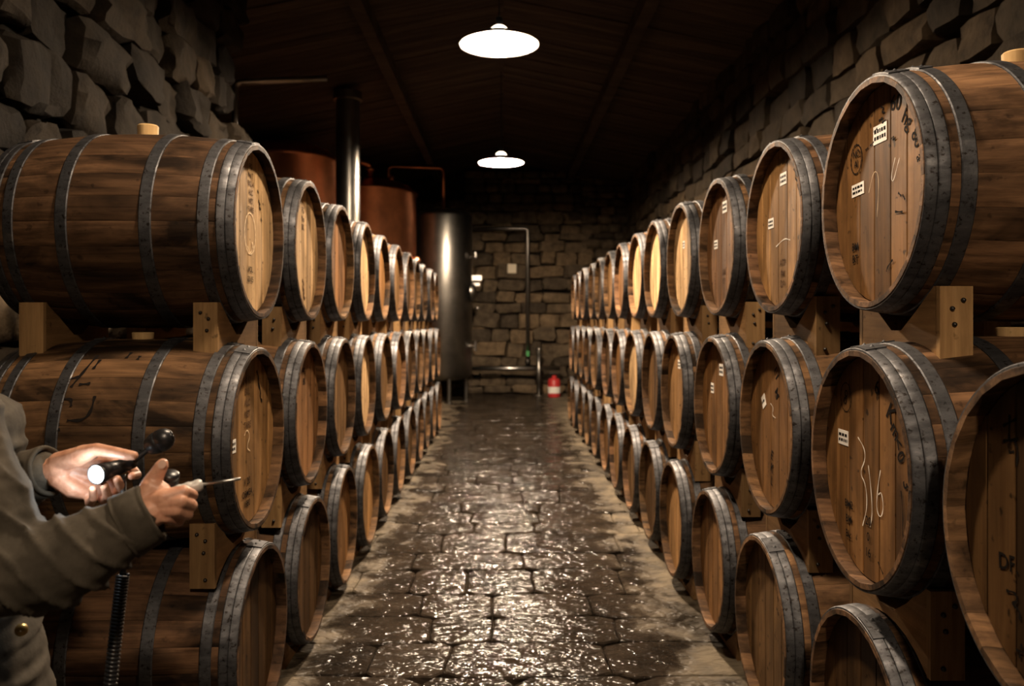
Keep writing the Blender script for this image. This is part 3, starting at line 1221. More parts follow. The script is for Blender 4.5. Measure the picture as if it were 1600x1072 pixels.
for k, t in enumerate(('FG 12', 'BKL', 'ALC', 'NET', 'TARE')):
    m.text(t, -0.08, 0.68 - 0.13 * k, 0.11, 0, 'stencil', 'stencil_lettering')
m.strokes([[(0.28, 0.78), (0.36, 0.68), (0.34, 0.62), (0.44, 0.52), (0.42, 0.44), (0.5, 0.38)]], 0.014, 'ink')
m.label(-0.62, -0.02, 0.26, 0.15)
m.strokes([[(-0.2, 0.05), (-0.1, 0.12), (0.02, 0.02), (-0.12, -0.1), (0.02, -0.16)]], 0.005, 'etch', 'chalk_mark')
m.text('V 20', -0.10, -0.50, 0.12, 0, 'ink', 'stencil_lettering')
m.text('ORMEA', -0.10, -0.64, 0.11, 0, 'ink', 'stencil_lettering')
m.text('1980', -0.10, -0.76, 0.11, 0, 'ink', 'stencil_lettering')
m = Marks(CASKS[(-1, 'top', 1)])
for k, t in enumerate(('FG', 'No', 'BK')):
    m.text(t, -0.05, 0.62 - 0.13 * k, 0.13, 0, 'stencil', 'stencil_lettering')
m.strokes([[(-0.1, -0.45), (0.0, -0.5), (-0.08, -0.58), (0.05, -0.62), (-0.05, -0.7), (0.08, -0.74)]], 0.02, 'stencil')
m = Marks(CASKS[(-1, 'middle', 1)])
for k, t in enumerate(('FG', 'BK')):
    m.text(t, 0.0, 0.62 - 0.15 * k, 0.14, 0, 'ink', 'stencil_lettering')


def side_strokes(root, lists, w, parent_name):
    """brushed paint on the flank: points are (axis position x, angle from the top towards the camera)"""
    for l in lists:
        vs, fs = stroke_geo([(a, b * RB) for a, b in l], w)
        v = []
        for p in vs:
            t = p.y / RB
            r = prof(p.x) + 0.0015
            v.append(Vector((p.x, r * math.sin(t), r * math.cos(t))))
        obj(parent_name, mesh(parent_name, v, fs), MAT['ink'], root, (0, 0, RB))


# the left cask is turned half way round: its +y flank faces the camera
side_strokes(CASKS[(-1, 'middle', 0)], [
    [(0.075, 0.55), (0.09, 0.78), (0.115, 0.96)], [(0.10, 0.84), (0.15, 0.88)], [(0.055, 0.62), (0.062, 0.75)], [(0.05, 0.92), (0.09, 0.93)],
    [(0.15, 1.08), (0.10, 1.07), (0.095, 1.15)], [(0.13, 1.1), (0.135, 1.16)], [(0.02, 1.05), (0.02, 1.2), (0.045, 1.28), (0.10, 1.28)],
    [(0.13, 1.30), (0.135, 1.45)], [(0.16, 1.38), (0.12, 1.36)], [(-0.04, 0.50), (-0.035, 0.60)], [(-0.08, 0.56), (-0.078, 0.62)]], 0.013, 'brush_stroke')

# ------------------------------------------------------------------ ceiling lamps
for k, (lx, ly, lz, pw) in enumerate(LAMPS):
    nm = ['white-lit enamel pendant lamp hanging nearer over the aisle', 'smaller-looking white-lit pendant lamp hanging deeper over the aisle', 'enamel pendant lamp above the front of the aisle', 'enamel pendant lamp behind the viewpoint by the front wall'][k]
    root = empty('pendant_lamp', (lx, ly, lz))
    tag(root, nm, 'lamp', 'pendant lamps over the aisle')
    mb = MB()
    pr_in = [(0.335, 0.0), (0.31, 0.018), (0.24, 0.055), (0.16, 0.085), (0.085, 0.105)]
    mb.lathe(pr_in, 56, mi=0)
    mb.lathe([(r + 0.004, h + 0.004) for r, h in pr_in], 56, mi=1)
    mb.lathe([(0.335, 0.0), (0.339, 0.004)], 56, mi=1)
    mb.build('shade', [MAT['enamel_in'], MAT['enamel_out']], root, True)
    mb = MB()
    mb.lathe([(0.088, 0.106), (0.084, 0.112), (0.07, 0.135), (0.045, 0.155), (0.028, 0.16)], 32)
    mb.build('collar', MAT['collar'], root, True)  # glowing part added to imitate the soft glow above the shade
    mb = MB()
    mb.lathe([(0.03, 0.155), (0.03, 0.22), (0.018, 0.235), (0.006, 0.24)], 24)
    mb.build('socket', MAT['black'], root, True)
    mb = MB()
    mb.tube([(0, 0, 0.235), (0, 0, ceil_z(lx) - lz + 0.02)], 0.006, 8)
    mb.build('cord', MAT['black'], root)
    mb = MB()
    mb.lathe([(0.001, -0.02), (0.03, -0.014), (0.046, 0.01), (0.046, 0.05), (0.03, 0.10), (0.018, 0.13), (0.018, 0.155)], 24)
    mb.build('bulb', MAT[('bulb', 'bulb_far', 'bulb_dim', 'bulb_dim')[k]], root, True)
    ld = bpy.data.lights.new('lamp_light', 'AREA')
    ld.shape = 'DISK'
    ld.size = 0.22
    ld.energy = pw
    ld.color = LAMP_RGB
    lo = bpy.data.objects.new('lamp_light', ld)
    lo.location = (0, 0, -0.03)
    lo.parent = root
    col.objects.link(lo)

# ------------------------------------------------------------------ still house: tank, stills, pipes
ty = 17.0
t = empty('steel_tank', (-1.23, ty, 0.0))
tag(t, 'tall cylindrical stainless steel tank standing at the end of the left stack', 'tank')
mb = MB()
RT_ = 0.58
mb.lathe([(0.001, 0.42), (0.35, 0.45), (0.52, 0.50), (RT_, 0.58), (RT_, 3.78), (RT_ - 0.015, 3.82), (0.52, 3.87), (0.36, 3.93), (0.15, 3.97), (0.001, 3.98)], 64)
mb.build('tank_body', MAT['tank'], t, True)
for a in (0.3, 1.9, 3.4, 5.0):
    mb = MB()
    mb.tube([(0.47 * math.cos(a), 0.47 * math.sin(a), 0.55), (0.47 * math.cos(a), 0.47 * math.sin(a), 0.02)], 0.045, 12)
    mb.lathe([(0.001, 0.0), (0.09, 0.0), (0.09, 0.02), (0.001, 0.02)], 16, (0.47 * math.cos(a), 0.47 * math.sin(a), 0))
    mb.build('leg', MAT['tank'], t)
mb = MB()
mb.lathe([(0.20, 0.0), (0.20, 0.08), (0.16, 0.10), (0.001, 0.12)], 28, axis='x')
o = mb.build('manway_door', MAT['tank'], t, True, loc=(0.555, -0.18, 2.25))
mb = MB()
mb.box((0.13, -0.05, 0.28), (0.20, 0.14, 0.10))
mb.box((0.12, -0.05, 0.15), (0.14, 0.12, 0.06))
mb.build('door_handle', MAT['steel'], o)
mb = MB()
mb.lathe([(0.001, -0.03), (0.045, -0.02), (0.05, 0.0), (0.045, 0.02), (0.001, 0.03)], 16)
mb.build('sample_valve', MAT['steel'], t, True, loc=(0.70, -0.25, 1.92))
mb = MB()
mb.tube([(0.5, -0.2, 1.15), (0.62, -0.24, 1.15), (0.66, -0.25, 1.05), (0.66, -0.25, 1.25)], 0.03, 10)
mb.build('drain_valve', MAT['steel'], t)
mb = MB()
mb.tube([(0.5, -0.2, 2.95), (0.66, -0.25, 2.95), (0.66, -0.25, 3.05)], 0.03, 10)
mb.build('level_tap', MAT['steel'], t)


def still(x, y, r, z1, label, bright):
    t = empty('copper_still', (x, y, 0))
    tag(t, label, 'still', 'copper stills')
    mb = MB()
    mb.lathe([(0.001, 0.35), (r * 0.8, 0.38), (r, 0.6), (r, z1 - 0.06), (r + 0.03, z1 - 0.05), (r + 0.03, z1 + 0.0), (r, z1 + 0.01), (r * 0.88, z1 + 0.12), (r * 0.55, z1 + 0.24), (0.16, z1 + 0.30)], 64)
    mb.build('pot', MAT['copper'], t, True)
    mb = MB()
    zt = ceil_z(x) - 0.06
    zz = z1 + 0.26
    mb.lathe([(0.18, zz), (0.13, min(zz + 0.05, zt - 0.05)), (0.12, zt - 0.04), (0.001, zt - 0.03)], 28)
    mb.build('neck', MAT['copper'], t, True)
    for a in range(4):
        q = a * PI / 2 + 0.5
        mb = MB()
        mb.box((r * 0.8 * math.cos(q), r * 0.8 * math.sin(q), 0.24), (0.12, 0.12, 0.48))
        mb.build('leg', MAT['pipe'], t)
    return t


s1 = still(-2.70, 16.3, 0.97, 4.18, 'bright copper still with rounded shoulder beside the steel tank', True)
mb = MB()
mb.tube(elbow([(0.15, -0.55, 4.42), (0.15, -0.6, 4.62), (-0.1, -0.75, 4.68)], 0.06), 0.06, 14)
mb.lathe([(0.001, -0.04), (0.10, -0.03), (0.10, 0.03), (0.001, 0.04)], 20, (0.15, -0.58, 4.54))
mb.build('copper_fitting', MAT['copper'], s1, True)
mb = MB()
mb.lathe([(0.05, -0.02), (0.06, 0.03), (0.03, 0.06), (0.001, 0.065)], 16, (0.55, -0.5, 4.38))
mb.build('sight_cap', MAT['copper'], s1, True)
s2 = still(-3.5, 13.3, 0.80, 4.25, 'shadowed copper still left of the steel column', False)

mb = MB()
px = elbow([(-1.24, ty - 0.02, 3.96), (-1.24, ty - 0.02, 4.80), (-2.36, ty - 0.10, 4.82), (-2.36, ty - 0.10, 4.40)], 0.10)
mb.tube(px, 0.034, 12)
o = mb.build('copper_pipe', MAT['copper'], None, True)
tag(o, 'thin copper pipe rising from the steel tank and bending over to the still', 'pipe')

# copper spirit fitting behind the end of the left stack
t = empty('copper_valve', (-1.45, 13.3, 0))
tag(t, 'small copper valve manifold with round caps behind the left stack', 'valve')
mb = MB()
mb.tube([(0, 0, 0), (0, 0, 2.55)], 0.05, 14)
mb.lathe([(0.001, 0.0), (0.14, 0.0), (0.14, 0.03), (0.001, 0.03)], 20)
mb.build('standpipe', MAT['copper'], t, True)
for dx, dz in ((-0.11, 2.70), (0.03, 2.63), (0.04, 2.50)):
    mb = MB()
    mb.lathe([(0.001, -0.07), (0.06, -0.055), (0.085, 0.0), (0.06, 0.055), (0.001, 0.07)], 18, (dx, 0, dz))
    mb.tube([(0, 0, 2.5), (dx, 0, dz)], 0.035, 10)
    mb.build('valve_cap', MAT['copper'], t, True)

# steel column with a flange, and thin pipes left of it
mb = MB()
cx, cy = -2.17, 11.5
mb.lathe([(0.165, 0.0), (0.165, ceil_z(cx) - 0.20), (0.20, ceil_z(cx) - 0.19), (0.20, ceil_z(cx) - 0.08)], 40, (cx, cy, 0))
mb.lathe([(0.24, 0.0), (0.24, 0.03), (0.17, 0.03)], 40, (cx, cy, 0))
o = mb.build('steel_flue', MAT['tank'], None, True, auto=35)
tag(o, 'thick polished steel flue rising to the roof behind the left stack', 'flue')
py = 10.2
mb = MB()
mb.tube(elbow([(-3.32, py, 0.0), (-3.32, py, 4.60), (-2.25, py + 0.3, 4.74)], 0.08), 0.04, 12)
o = mb.build('steel_pipe', MAT['pipe'], None, True)
tag(o, 'steel pipe bending from upright to level, left of the flue column', 'pipe')
mb = MB()
mb.tube([(-3.56, py, 0.0), (-3.56, py, ceil_z(-3.56))], 0.04, 12)
o = mb.build('steel_pipe', MAT['pipe'], None, True)
tag(o, 'leftmost upright steel pipe beside the stone wall', 'pipe')
mb = MB()
mb.tube([(-3.22, py + 0.15, 0.0), (-3.22, py + 0.15, 4.0)], 0.025, 10)
o = mb.build('steel_pipe', MAT['pipe'], None, True)
tag(o, 'thinnest upright steel pipe just right of the bent pipe', 'pipe')

# pipework on the back wall
zb = 18.6
t = empty('steel_pipework', (0.54, zb, 0))
tag(t, 'square bend of steel pipe on the back stone wall right of the tank', 'pipe')
mb = MB()
mb.tube(elbow([(-1.5, 0, 3.74), (0.0, 0, 3.74), (0.0, 0, 0.72)], 0.10), 0.045, 14)
mb.build('bent_pipe', MAT['pipe'], t, True)
mb = MB()
mb.lathe([(0.03, 0.66), (0.06, 0.70), (0.06, 0.78), (0.03, 0.82)], 14, (0, 0, 0))
mb.build('valve_body', MAT['bolt'], t, True)
mb = MB()
mb.box((0, -0.06, 0.93), (0.07, 0.05, 0.12))
mb.build('valve_handle', MAT['green'], t)
mb = MB()
mb.tube([(-1.45, -0.15, 0.60), (0.72, -0.15, 0.60)], 0.05, 14)
mb.build('level_pipe', MAT['steel'], t, True)
t = empty('pipe_stand', (0.78, 18.3, 0))
tag(t, 'short upright steel post with flange in front of the back wall', 'post')
mb = MB()
mb.tube([(0, 0, 0.0), (0, 0, 1.03)], 0.05, 12)
mb.build('post', MAT['pipe'], t, True)
mb = MB()
mb.lathe([(0.001, 0.0), (0.12, 0.0), (0.12, 0.02), (0.001, 0.02)], 16)
mb.build('foot_flange', MAT['pipe'], t, True)
mb = MB()
mb.lathe([(0.05, 1.0), (0.075, 1.02), (0.075, 1.06), (0.001, 1.07)], 16)
mb.build('flange', MAT['pipe'], t, True)
mb = MB()
mb.box((0.19, YB - 0.20, 2.85), (0.21, 0.12, 0.22))
o = mb.build('switch_box', plain('cream plastic', (0.72, 0.62, 0.45), 0.5))
tag(o, 'small square cream switch box mounted on the back stone wall', 'switch box')
bv = o.modifiers.new('edge', 'BEVEL')
bv.width = 0.02
bv.segments = 2
t = empty('red_canister', (1.10, 18.0, 0))
tag(t, 'small red canister with a pale band on the floor by the back wall', 'canister')
mb = MB()
mb.lathe([(0.001, 0.0), (0.13, 0.0), (0.135, 0.02), (0.135, 0.36), (0.11, 0.40), (0.05, 0.42), (0.05, 0.47), (0.001, 0.475)], 28)
mb.build('canister_body', MAT['red'], t, True)
mb = MB()
mb.lathe([(0.137, 0.09), (0.138, 0.10), (0.138, 0.22), (0.137, 0.23)], 28)
mb.build('canister_label', MAT['paper'], t, True)
mb = MB()
mb.tube(elbow([(-0.09, 0, 0.39), (-0.09, 0, 0.52), (0.09, 0, 0.52), (0.09, 0, 0.39)], 0.03), 0.01, 8)
mb.build('handle', MAT['black'], t)

# ------------------------------------------------------------------ the person
def ico(sub):
    bm = bmesh.new()
    bmesh.ops.create_icosphere(bm, subdivisions=sub, radius=1.0)
    r = [v.co.copy() for v in bm.verts], [tuple(v.index for v in f.verts) for f in bm.faces]
    bm.free()
    return r


ICO2, ICO3 = ico(2), ico(3)


def balls(chains):
    """overlapping balls along chains of (point, radius), to be fused into one skin"""
    mb = MB()
    for ch in chains:
        for (a, ra), (b, rb_) in zip(ch, ch[1:]):
            a, b = Vector(a), Vector(b)
            n = max(2, int((b - a).length / (min(ra, rb_) * 0.34)) + 1)
            for k in range(n + 1):
                t = k / n
                c, r = a.lerp(b, t), ra + (rb_ - ra) * t
                mb.add([c + v * r for v in ICO2[0]], ICO2[1])
    return mb


def ell(mb, c, s):
    mb.add([Vector((v.x * s[0], v.y * s[1], v.z * s[2])) + c for v in ICO3[0]], ICO3[1])


def fuse(bm, voxel, smooth_it=4, factor=0.5):
    me = mesh('tmp', bm.v, bm.f)
    o = bpy.data.objects.new('tmp', me)
    col.objects.link(o)
    r = o.modifiers.new('r', 'REMESH')
    r.mode = 'VOXEL'
    r.voxel_size = voxel
    s = o.modifiers.new('s', 'SMOOTH')
    s.factor = factor
    s.iterations = smooth_it
    dg = bpy.context.evaluated_depsgraph_get()
    out = bpy.data.meshes.new_from_object(o.evaluated_get(dg))
    bpy.data.objects.remove(o)
    out.polygons.foreach_set('use_smooth', [True] * len(out.polygons))
    return out


def join_meshes(name, ms):
    v, f = [], []
    for me in ms:
        b = len(v)
        v += [x.co.copy() for x in me.vertices]
        f += [tuple(i + b for i in p.vertices) for p in me.polygons]
    return mesh(name, v, f, True)


ZR, ZL = 1.50, 1.72          # depths of the right (near) and left (far) hands
# joints
R_SH, R_EL, R_WR = P(-95, 610, 1.50), P(14, 902, 1.44), P(226, 806, 1.50)
L_SH, L_EL, L_WR = P(-70, 600, 1.92), P(-75, 815, 1.86), P(74, 737, 1.73)
PEL = Vector((-1.13, 1.70, 0.98))
CHEST = Vector((-1.15, 1.70, 1.34))
NECK = Vector((-1.20, 1.72, 1.54))
HEAD = Vector((-1.215, 1.73, 1.71))

# left hand: palm towards the camera, thumb along the top, fingers curled up round the torch
lh = []
def C(*pts):
    return [(P(a, b, z), r) for a, b, z, r in pts]
lh.append([(L_EL, 0.045), (P(20, 765, 1.79), 0.042), (P(60, 740, 1.745), 0.031), (P(92, 733, 1.73), 0.029)])
palm_targets = [(168, 722, 1.745), (160, 737, 1.755), (150, 752, 1.755), (138, 763, 1.748)]
for (a, b, z) in palm_targets:
    lh.append(C((90, 728 + (b - 735) * 0.35, 1.73, 0.021), (120, 730 + (b - 735) * 0.7, 1.745, 0.018), (a, b, z, 0.0125)))
lh.append(C((92, 722, 1.725, 0.022), (122, 714, 1.712, 0.022), (143, 707, 1.702, 0.017)))          # thenar
lh.append(C((128, 709, 1.708, 0.0185), (152, 703, 1.695, 0.0145), (182, 708, 1.685, 0.0125), (198, 711, 1.683, 0.0115), (209, 712, 1.683, 0.0095)))      # thumb
lh.append(C((92, 748, 1.725, 0.022), (112, 764, 1.728, 0.020), (128, 770, 1.735, 0.015)))          # heel of the little finger
lh.append(C((168, 722, 1.745, 0.012), (204, 730, 1.752, 0.0108), (214, 742, 1.725, 0.0098), (206, 744, 1.697, 0.0086)))       # index
lh.append(C((160, 737, 1.755, 0.0125), (182, 768, 1.748, 0.0112), (190, 764, 1.712, 0.0102), (183, 749, 1.684, 0.0088)))      # middle
lh.append(C((150, 752, 1.755, 0.012), (162, 781, 1.738, 0.0108), (168, 775, 1.702, 0.0098), (163, 759, 1.680, 0.0086)))       # ring
lh.append(C((138, 763, 1.748, 0.0112), (140, 786, 1.728, 0.0098), (146, 779, 1.700, 0.0088), (145, 764, 1.684, 0.0076)))      # little
left_arm = fuse(balls(lh), 0.0022, 5, 0.5)

# right hand: back towards the camera, thumb up, fingers closed round the probe
rh = []
rh.append([(R_EL, 0.050), (P(120, 855, 1.47), 0.046), (P(205, 815, 1.495), 0.033), (P(236, 800, 1.503), 0.031)])
kn = [(287, 769, 1.508, 0.0135), (283, 783, 1.498, 0.0135), (275, 797, 1.496, 0.0125), (262, 808, 1.500, 0.0115)]
for k, (a, b, z, r) in enumerate(kn):
    rh.append(C((234 - 2 * k, 786 + 6 * k, 1.505, 0.021), (256 - 2 * k, 779 + 8 * k, 1.500, 0.018), (a, b, z, r)))
rh.append(C((225, 783, 1.508, 0.022), (236, 762, 1.515, 0.021), (252, 768, 1.515, 0.018)))
rh.append(C((228, 778, 1.512, 0.0205), (237, 755, 1.518, 0.0175), (247, 738, 1.520, 0.0140), (252, 729, 1.520, 0.0130), (254, 725, 1.520, 0.0105)))       # thumb
rh.append(C((287, 769, 1.508, 0.0135), (300, 774, 1.545, 0.0118), (284, 778, 1.572, 0.0105), (268, 778, 1.560, 0.0092)))      # index
rh.append(C((283, 783, 1.498, 0.0135), (299, 790, 1.532, 0.0118), (284, 793, 1.565, 0.0105), (266, 790, 1.556, 0.0092)))      # middle
rh.append(C((275, 797, 1.496, 0.0125), (293, 804, 1.528, 0.0110), (280, 805, 1.560, 0.0100), (262, 801, 1.552, 0.0088)))      # ring
rh.append(C((262, 808, 1.500, 0.0115), (279, 815, 1.528, 0.0100), (268, 814, 1.552, 0.0090), (254, 809, 1.546, 0.0080)))      # little
right_arm = fuse(balls(rh), 0.0022, 4, 0.5)

# head, neck, trunk and legs
bm = balls([[(NECK - Vector((0, 0, 0.06)), 0.066), (HEAD - Vector((0.02, 0, 0.05)), 0.060)],
            [(PEL, 0.10), (CHEST, 0.085), (NECK - Vector((0, 0, 0.08)), 0.055)], [(R_SH, 0.05), (R_EL, 0.045)], [(L_SH, 0.05), (L_EL, 0.042)],
            [(R_SH, 0.045), (NECK - Vector((0, 0, 0.10)), 0.045), (L_SH, 0.045)]])
for s in (-1, 1):
    hip = PEL + Vector((0, s * 0.095, -0.05))
    knee = Vector((-1.10, 1.70 + s * 0.11, 0.50))
    ank = Vector((-1.14, 1.70 + s * 0.12, 0.09))
    toe = ank + Vector((0.17, s * 0.02, -0.055))
    bmm = balls([[(hip, 0.088), (knee, 0.058)], [(knee, 0.058), (knee.lerp(ank, 0.3) - Vector((0.015, 0, 0)), 0.056), (ank, 0.038)], [(ank, 0.038), (toe, 0.03)]])
    bm.add(bmm.v, bmm.f)
ell(bm, HEAD + Vector((-0.015, 0, 0.045)), (0.098, 0.077, 0.10))
ell(bm, HEAD + Vector((0.025, 0, -0.035)), (0.068, 0.060, 0.075))
for z, x, r in ((0.02, 0.088, 0.010), (0.0, 0.098, 0.012), (-0.016, 0.105, 0.015)):
    ell(bm, HEAD + Vector((x, 0, z)), (r * 1.2, r, r * 1.1))
ell(bm, HEAD + Vector((0.082, 0, 0.045)), (0.016, 0.05, 0.010))
ell(bm, HEAD + Vector((0.078, 0, -0.050)), (0.018, 0.027, 0.009))
ell(bm, HEAD + Vector((0.076, 0, -0.064)), (0.019, 0.024, 0.010))
ell(bm, HEAD + Vector((0.070, 0, -0.090)), (0.024, 0.026, 0.020))
for s in (-1, 1):
    ell(bm, HEAD + Vector((-0.01, s * 0.078, 0.005)), (0.022, 0.010, 0.034))
trunk = fuse(bm, 0.006, 3, 0.5)
body = join_meshes('person', [trunk, left_arm, right_arm])
body.materials.append(MAT['skin'])
person = obj('person', body)
tag(person, 'person in a dark olive jacket holding a lit torch and a metal probe', 'person')
for s in (-1, 1):
    mb = MB()
    mb.lathe([(0.001, -0.012), (0.0085, -0.0085), (0.012, 0.0), (0.0085, 0.0085), (0.001, 0.012)], 16)
    mb.build('eye', plain('eye white', (0.7, 0.68, 0.65), 0.2), person, True, loc=HEAD + Vector((0.078, s * 0.031, 0.026)))
bm = MB()
ell(bm, HEAD + Vector((-0.028, 0, 0.068)), (0.100, 0.084, 0.092))
ell(bm, HEAD + Vector((-0.055, 0, 0.01)), (0.066, 0.078, 0.075))
hair = fuse(bm, 0.006, 2)
for v in hair.vertices:
    v.co += v.normal * noise.noise(v.co * 60) * 0.004
obj('hair', hair, MAT['hair'], person)


def nail(c, n, up, w, l):
    n, up = n.normalized(), up.normalized()
    sd = up.cross(n).normalized()
    vs, fs = [], []
    for k in range(10):
        t = 2 * PI * k / 10
        vs.append(c + sd * math.cos(t) * w + up * math.sin(t) * l - n * 0.0012 * math.cos(t) ** 2)
    vs.append(c + n * 0.0009)
    fs = [(k, (k + 1) % 10, 10) for k in range(10)]
    obj('nail', mesh('nail', vs, fs, True), MAT['nail'], person)


nail(P(253, 725.5, 1.508) + Vector((0, 0.0, 0)), Vector((0.15, -1, 0.35)), Vector((0.25, 0.2, 1)), 0.0075, 0.0085)

# jacket: trunk, sleeves and collar in one cloth
def folds(me, amp, axis_a, axis_b, freq, seed):
    d = (axis_b - axis_a)
    L = d.length
    d = d / L
    nrm = [v.normal.copy() for v in me.vertices]
    for v, vn in zip(me.vertices, nrm):
        p = v.co.copy()
        t = (p - axis_a).dot(d)
        q = noise.noise(p * 9.0 + Vector((seed, 0, 0)))
        tw = noise.noise(p * 4.0 + Vector((0, seed, 0)))
        ph = t * freq + p.z * freq * 0.55 + tw * 3.0
        k = 1 - abs(math.sin(ph))
        v.co = p + vn * (amp * (k * k * k - 0.25) * (0.45 + 0.9 * max(0, q + 0.3)) + noise.noise(p * 22) * amp * 0.22)
    me.update()


rcuff0, rcuff1 = P(205, 818, 1.493), P(231, 803, 1.502)
sl_r = fuse(balls([[(R_SH, 0.088), (R_SH.lerp(R_EL, 0.5), 0.080), (R_EL + Vector((0.005, 0, 0.012)), 0.082)],
                   [(R_EL + Vector((0.005, 0, 0.012)), 0.082), (P(75, 884, 1.45), 0.084), (P(130, 862, 1.462), 0.074), (P(180, 835, 1.48), 0.060), (P(206, 820, 1.492), 0.050)]]), 0.006, 4)
folds(sl_r, 0.012, R_EL, R_WR, 46, 1.0)
sl_l = fuse(balls([[(L_SH, 0.085), (L_EL, 0.074), (P(20, 765, 1.79), 0.062), (P(62, 738, 1.742), 0.047)]]), 0.006, 4)
folds(sl_l, 0.009, L_EL, L_WR, 40, 4.0)
bm = balls([[(R_SH, 0.085), (NECK - Vector((0.0, 0, 0.095)), 0.090), (L_SH, 0.085)], [(CHEST + Vector((0, 0, -0.05)), 0.13), (NECK - Vector((0.0, 0, 0.10)), 0.095), (NECK - Vector((-0.005, 0, 0.035)), 0.078)],
            [(CHEST, 0.12), (R_SH.lerp(CHEST, 0.3), 0.10)], [(CHEST, 0.12), (L_SH.lerp(CHEST, 0.3), 0.10)]])
for k in range(14):
    tt = k / 13
    c = Vector((-1.10 - 0.06 * tt, 1.70, 0.80 + tt * 0.62))
    ell(bm, c, (0.135 + 0.012 * math.cos(tt * 5), 0.205 - 0.02 * math.sin(tt * 3), 0.09))
trunk_cloth = fuse(bm, 0.008, 5)
folds(trunk_cloth, 0.008, Vector((-1.13, 1.7, 0.8)), Vector((-1.13, 1.7, 1.45)), 22, 7.0)
mb = MB()
vs, fs = [], []
nc = 36
for j, (dz, r) in enumerate(((-0.075, 0.090), (-0.03, 0.084), (0.005, 0.086), (0.008, 0.081), (-0.03, 0.077), (-0.06, 0.076))):
    for k in range(nc):
        q = 2 * PI * k / nc
        vs.append(NECK + Vector((0.008 + r * math.cos(q), r * math.sin(q), dz - 0.028 * math.cos(q) * (1 if dz > -0.05 else 0.4))))
for j in range(5):
    for k in range(nc):
        fs.append((j * nc + k, j * nc + (k + 1) % nc, (j + 1) * nc + (k + 1) % nc, (j + 1) * nc + k))
mb.add(vs, fs)
mb.build('collar', MAT['jacket'], person, True)
jk = obj('jacket', join_meshes('jacket', [trunk_cloth, sl_r, sl_l]), MAT['jacket'], person)


def cuff(name, a, b, r0, r1, flat, parent):
    a, b = Vector(a), Vector(b)
    d = (b - a).normalized()
    u = d.cross(Vector((0, 1, 0))).normalized()
    w = u.cross(d).normalized()
    L = (b - a).length
    mb = MB()
    n = 40
    rows = [(0.0, -0.003), (0.04, 0.003), (0.1, 0.0035), (0.14, 0.0012), (0.18, 0.0035), (0.5, 0.004), (0.82, 0.004), (0.86, 0.0015), (0.90, 0.004), (0.98, 0.003), (1.0, 0.0), (0.99, -0.005), (0.5, -0.006)]
    vs, fs = [], []
    for t, dr in rows:
        for k in range(n):
            q = 2 * PI * k / n
            r = r0 + (r1 - r0) * t + dr + 0.0022 * noise.noise(Vector((math.cos(q) * 2.2, math.sin(q) * 2.2, t * 3)))
            wob = 0.004 * noise.noise(Vector((math.cos(q) * 1.5, math.sin(q) * 1.5, 5)))
            vs.append(a + d * (t * L + wob) + u * math.cos(q) * r + w * math.sin(q) * r * flat)
    for i in range(len(rows) - 1):
        for k in range(n):
            fs.append((i * n + k, i * n + (k + 1) % n, (i + 1) * n + (k + 1) % n, (i + 1) * n + k))
    mb.add(vs, fs)
    return mb.build(name, MAT['jacket'], parent, True)


cuff('cuff', P(192, 826, 1.486), P(240, 800, 1.503), 0.058, 0.051, 0.92, person)
cuff('cuff', P(36, 748, 1.765), P(78, 735, 1.735), 0.054, 0.050, 0.85, person)
mb = MB()
mb.lathe([(0.012, -0.003), (0.011, 0.002), (0.006, 0.004), (0.001, 0.0045)], 18)
o = mb.build('jacket_stud', plain('brass stud', (0.45, 0.33, 0.14), 0.35, 0.9), person, True, loc=P(33, 985, 1.545))
o.rotation_euler = (PI / 2, 0, 0.3)

bm = MB()
for s in (-1, 1):
    hip = PEL + Vector((0, s * 0.095, -0.03))
    knee = Vector((-1.10, 1.70 + s * 0.11, 0.50))
    ank = Vector((-1.14, 1.70 + s * 0.12, 0.10))
    b2 = balls([[(hip, 0.118), (knee, 0.086), (ank, 0.072)]])
    bm.add(b2.v, b2.f)
ell(bm, PEL, (0.135, 0.19, 0.13))
tr = fuse(bm, 0.008, 4)
folds(tr, 0.007, Vector((-1.13, 1.7, 0.1)), Vector((-1.13, 1.7, 1.0)), 30, 2.0)
obj('trousers', tr, MAT['trousers'], person)
for s in (-1, 1):
    bm = MB()
    c = Vector((-1.14, 1.70 + s * 0.12, 0.05))
    for dx, w, h in ((-0.04, 0.045, 0.055), (0.02, 0.05, 0.062), (0.08, 0.052, 0.05), (0.14, 0.048, 0.042), (0.18, 0.04, 0.038)):
        ell(bm, c + Vector((dx, s * dx * 0.1, h - 0.047)), (0.055, w, h))
    sh = fuse(bm, 0.006, 2)
    for v in sh.vertices:
        v.co.z = max(v.co.z, 0.010)
    obj('shoe', sh, MAT['black'], person)

# ------------------------------------------------------------------ what the person holds
A, B = P(152, 741, 1.668), P(208, 722, 1.712)
d = (B - A).normalized()
# torch: the head is turned towards the camera, the barrel lies in the palm
t = empty('torch', A)
tag(t, 'lit black pocket torch lying in the open left palm', 'torch')
face = Vector((-0.25, -0.95, -0.05)).normalized()
mb = MB()
pts = [Vector((0, 0, 0)), -face * 0.018, -face * 0.030 + d * 0.008, -face * 0.036 + d * 0.028, B - A]
mb.tube(pts, [0.0205, 0.0195, 0.017, 0.0145, 0.0125], 22)
mb.build('torch_barrel', MAT['black_gloss'], t, True)
u = face.cross(Vector((0, 0, 1))).normalized()
w = u.cross(face).normalized()
vs = [face * 0.0035]
for k in range(28):
    q = 2 * PI * k / 28
    vs.append(face * 0.0012 + (u * math.cos(q) + w * math.sin(q)) * 0.0182)
o = obj('lens', mesh('lens', vs, [(0, 1 + k, 1 + (k + 1) % 28) for k in range(28)], True), MAT['lens'], t)
tag(o, 'glowing white lens')
mb = MB()
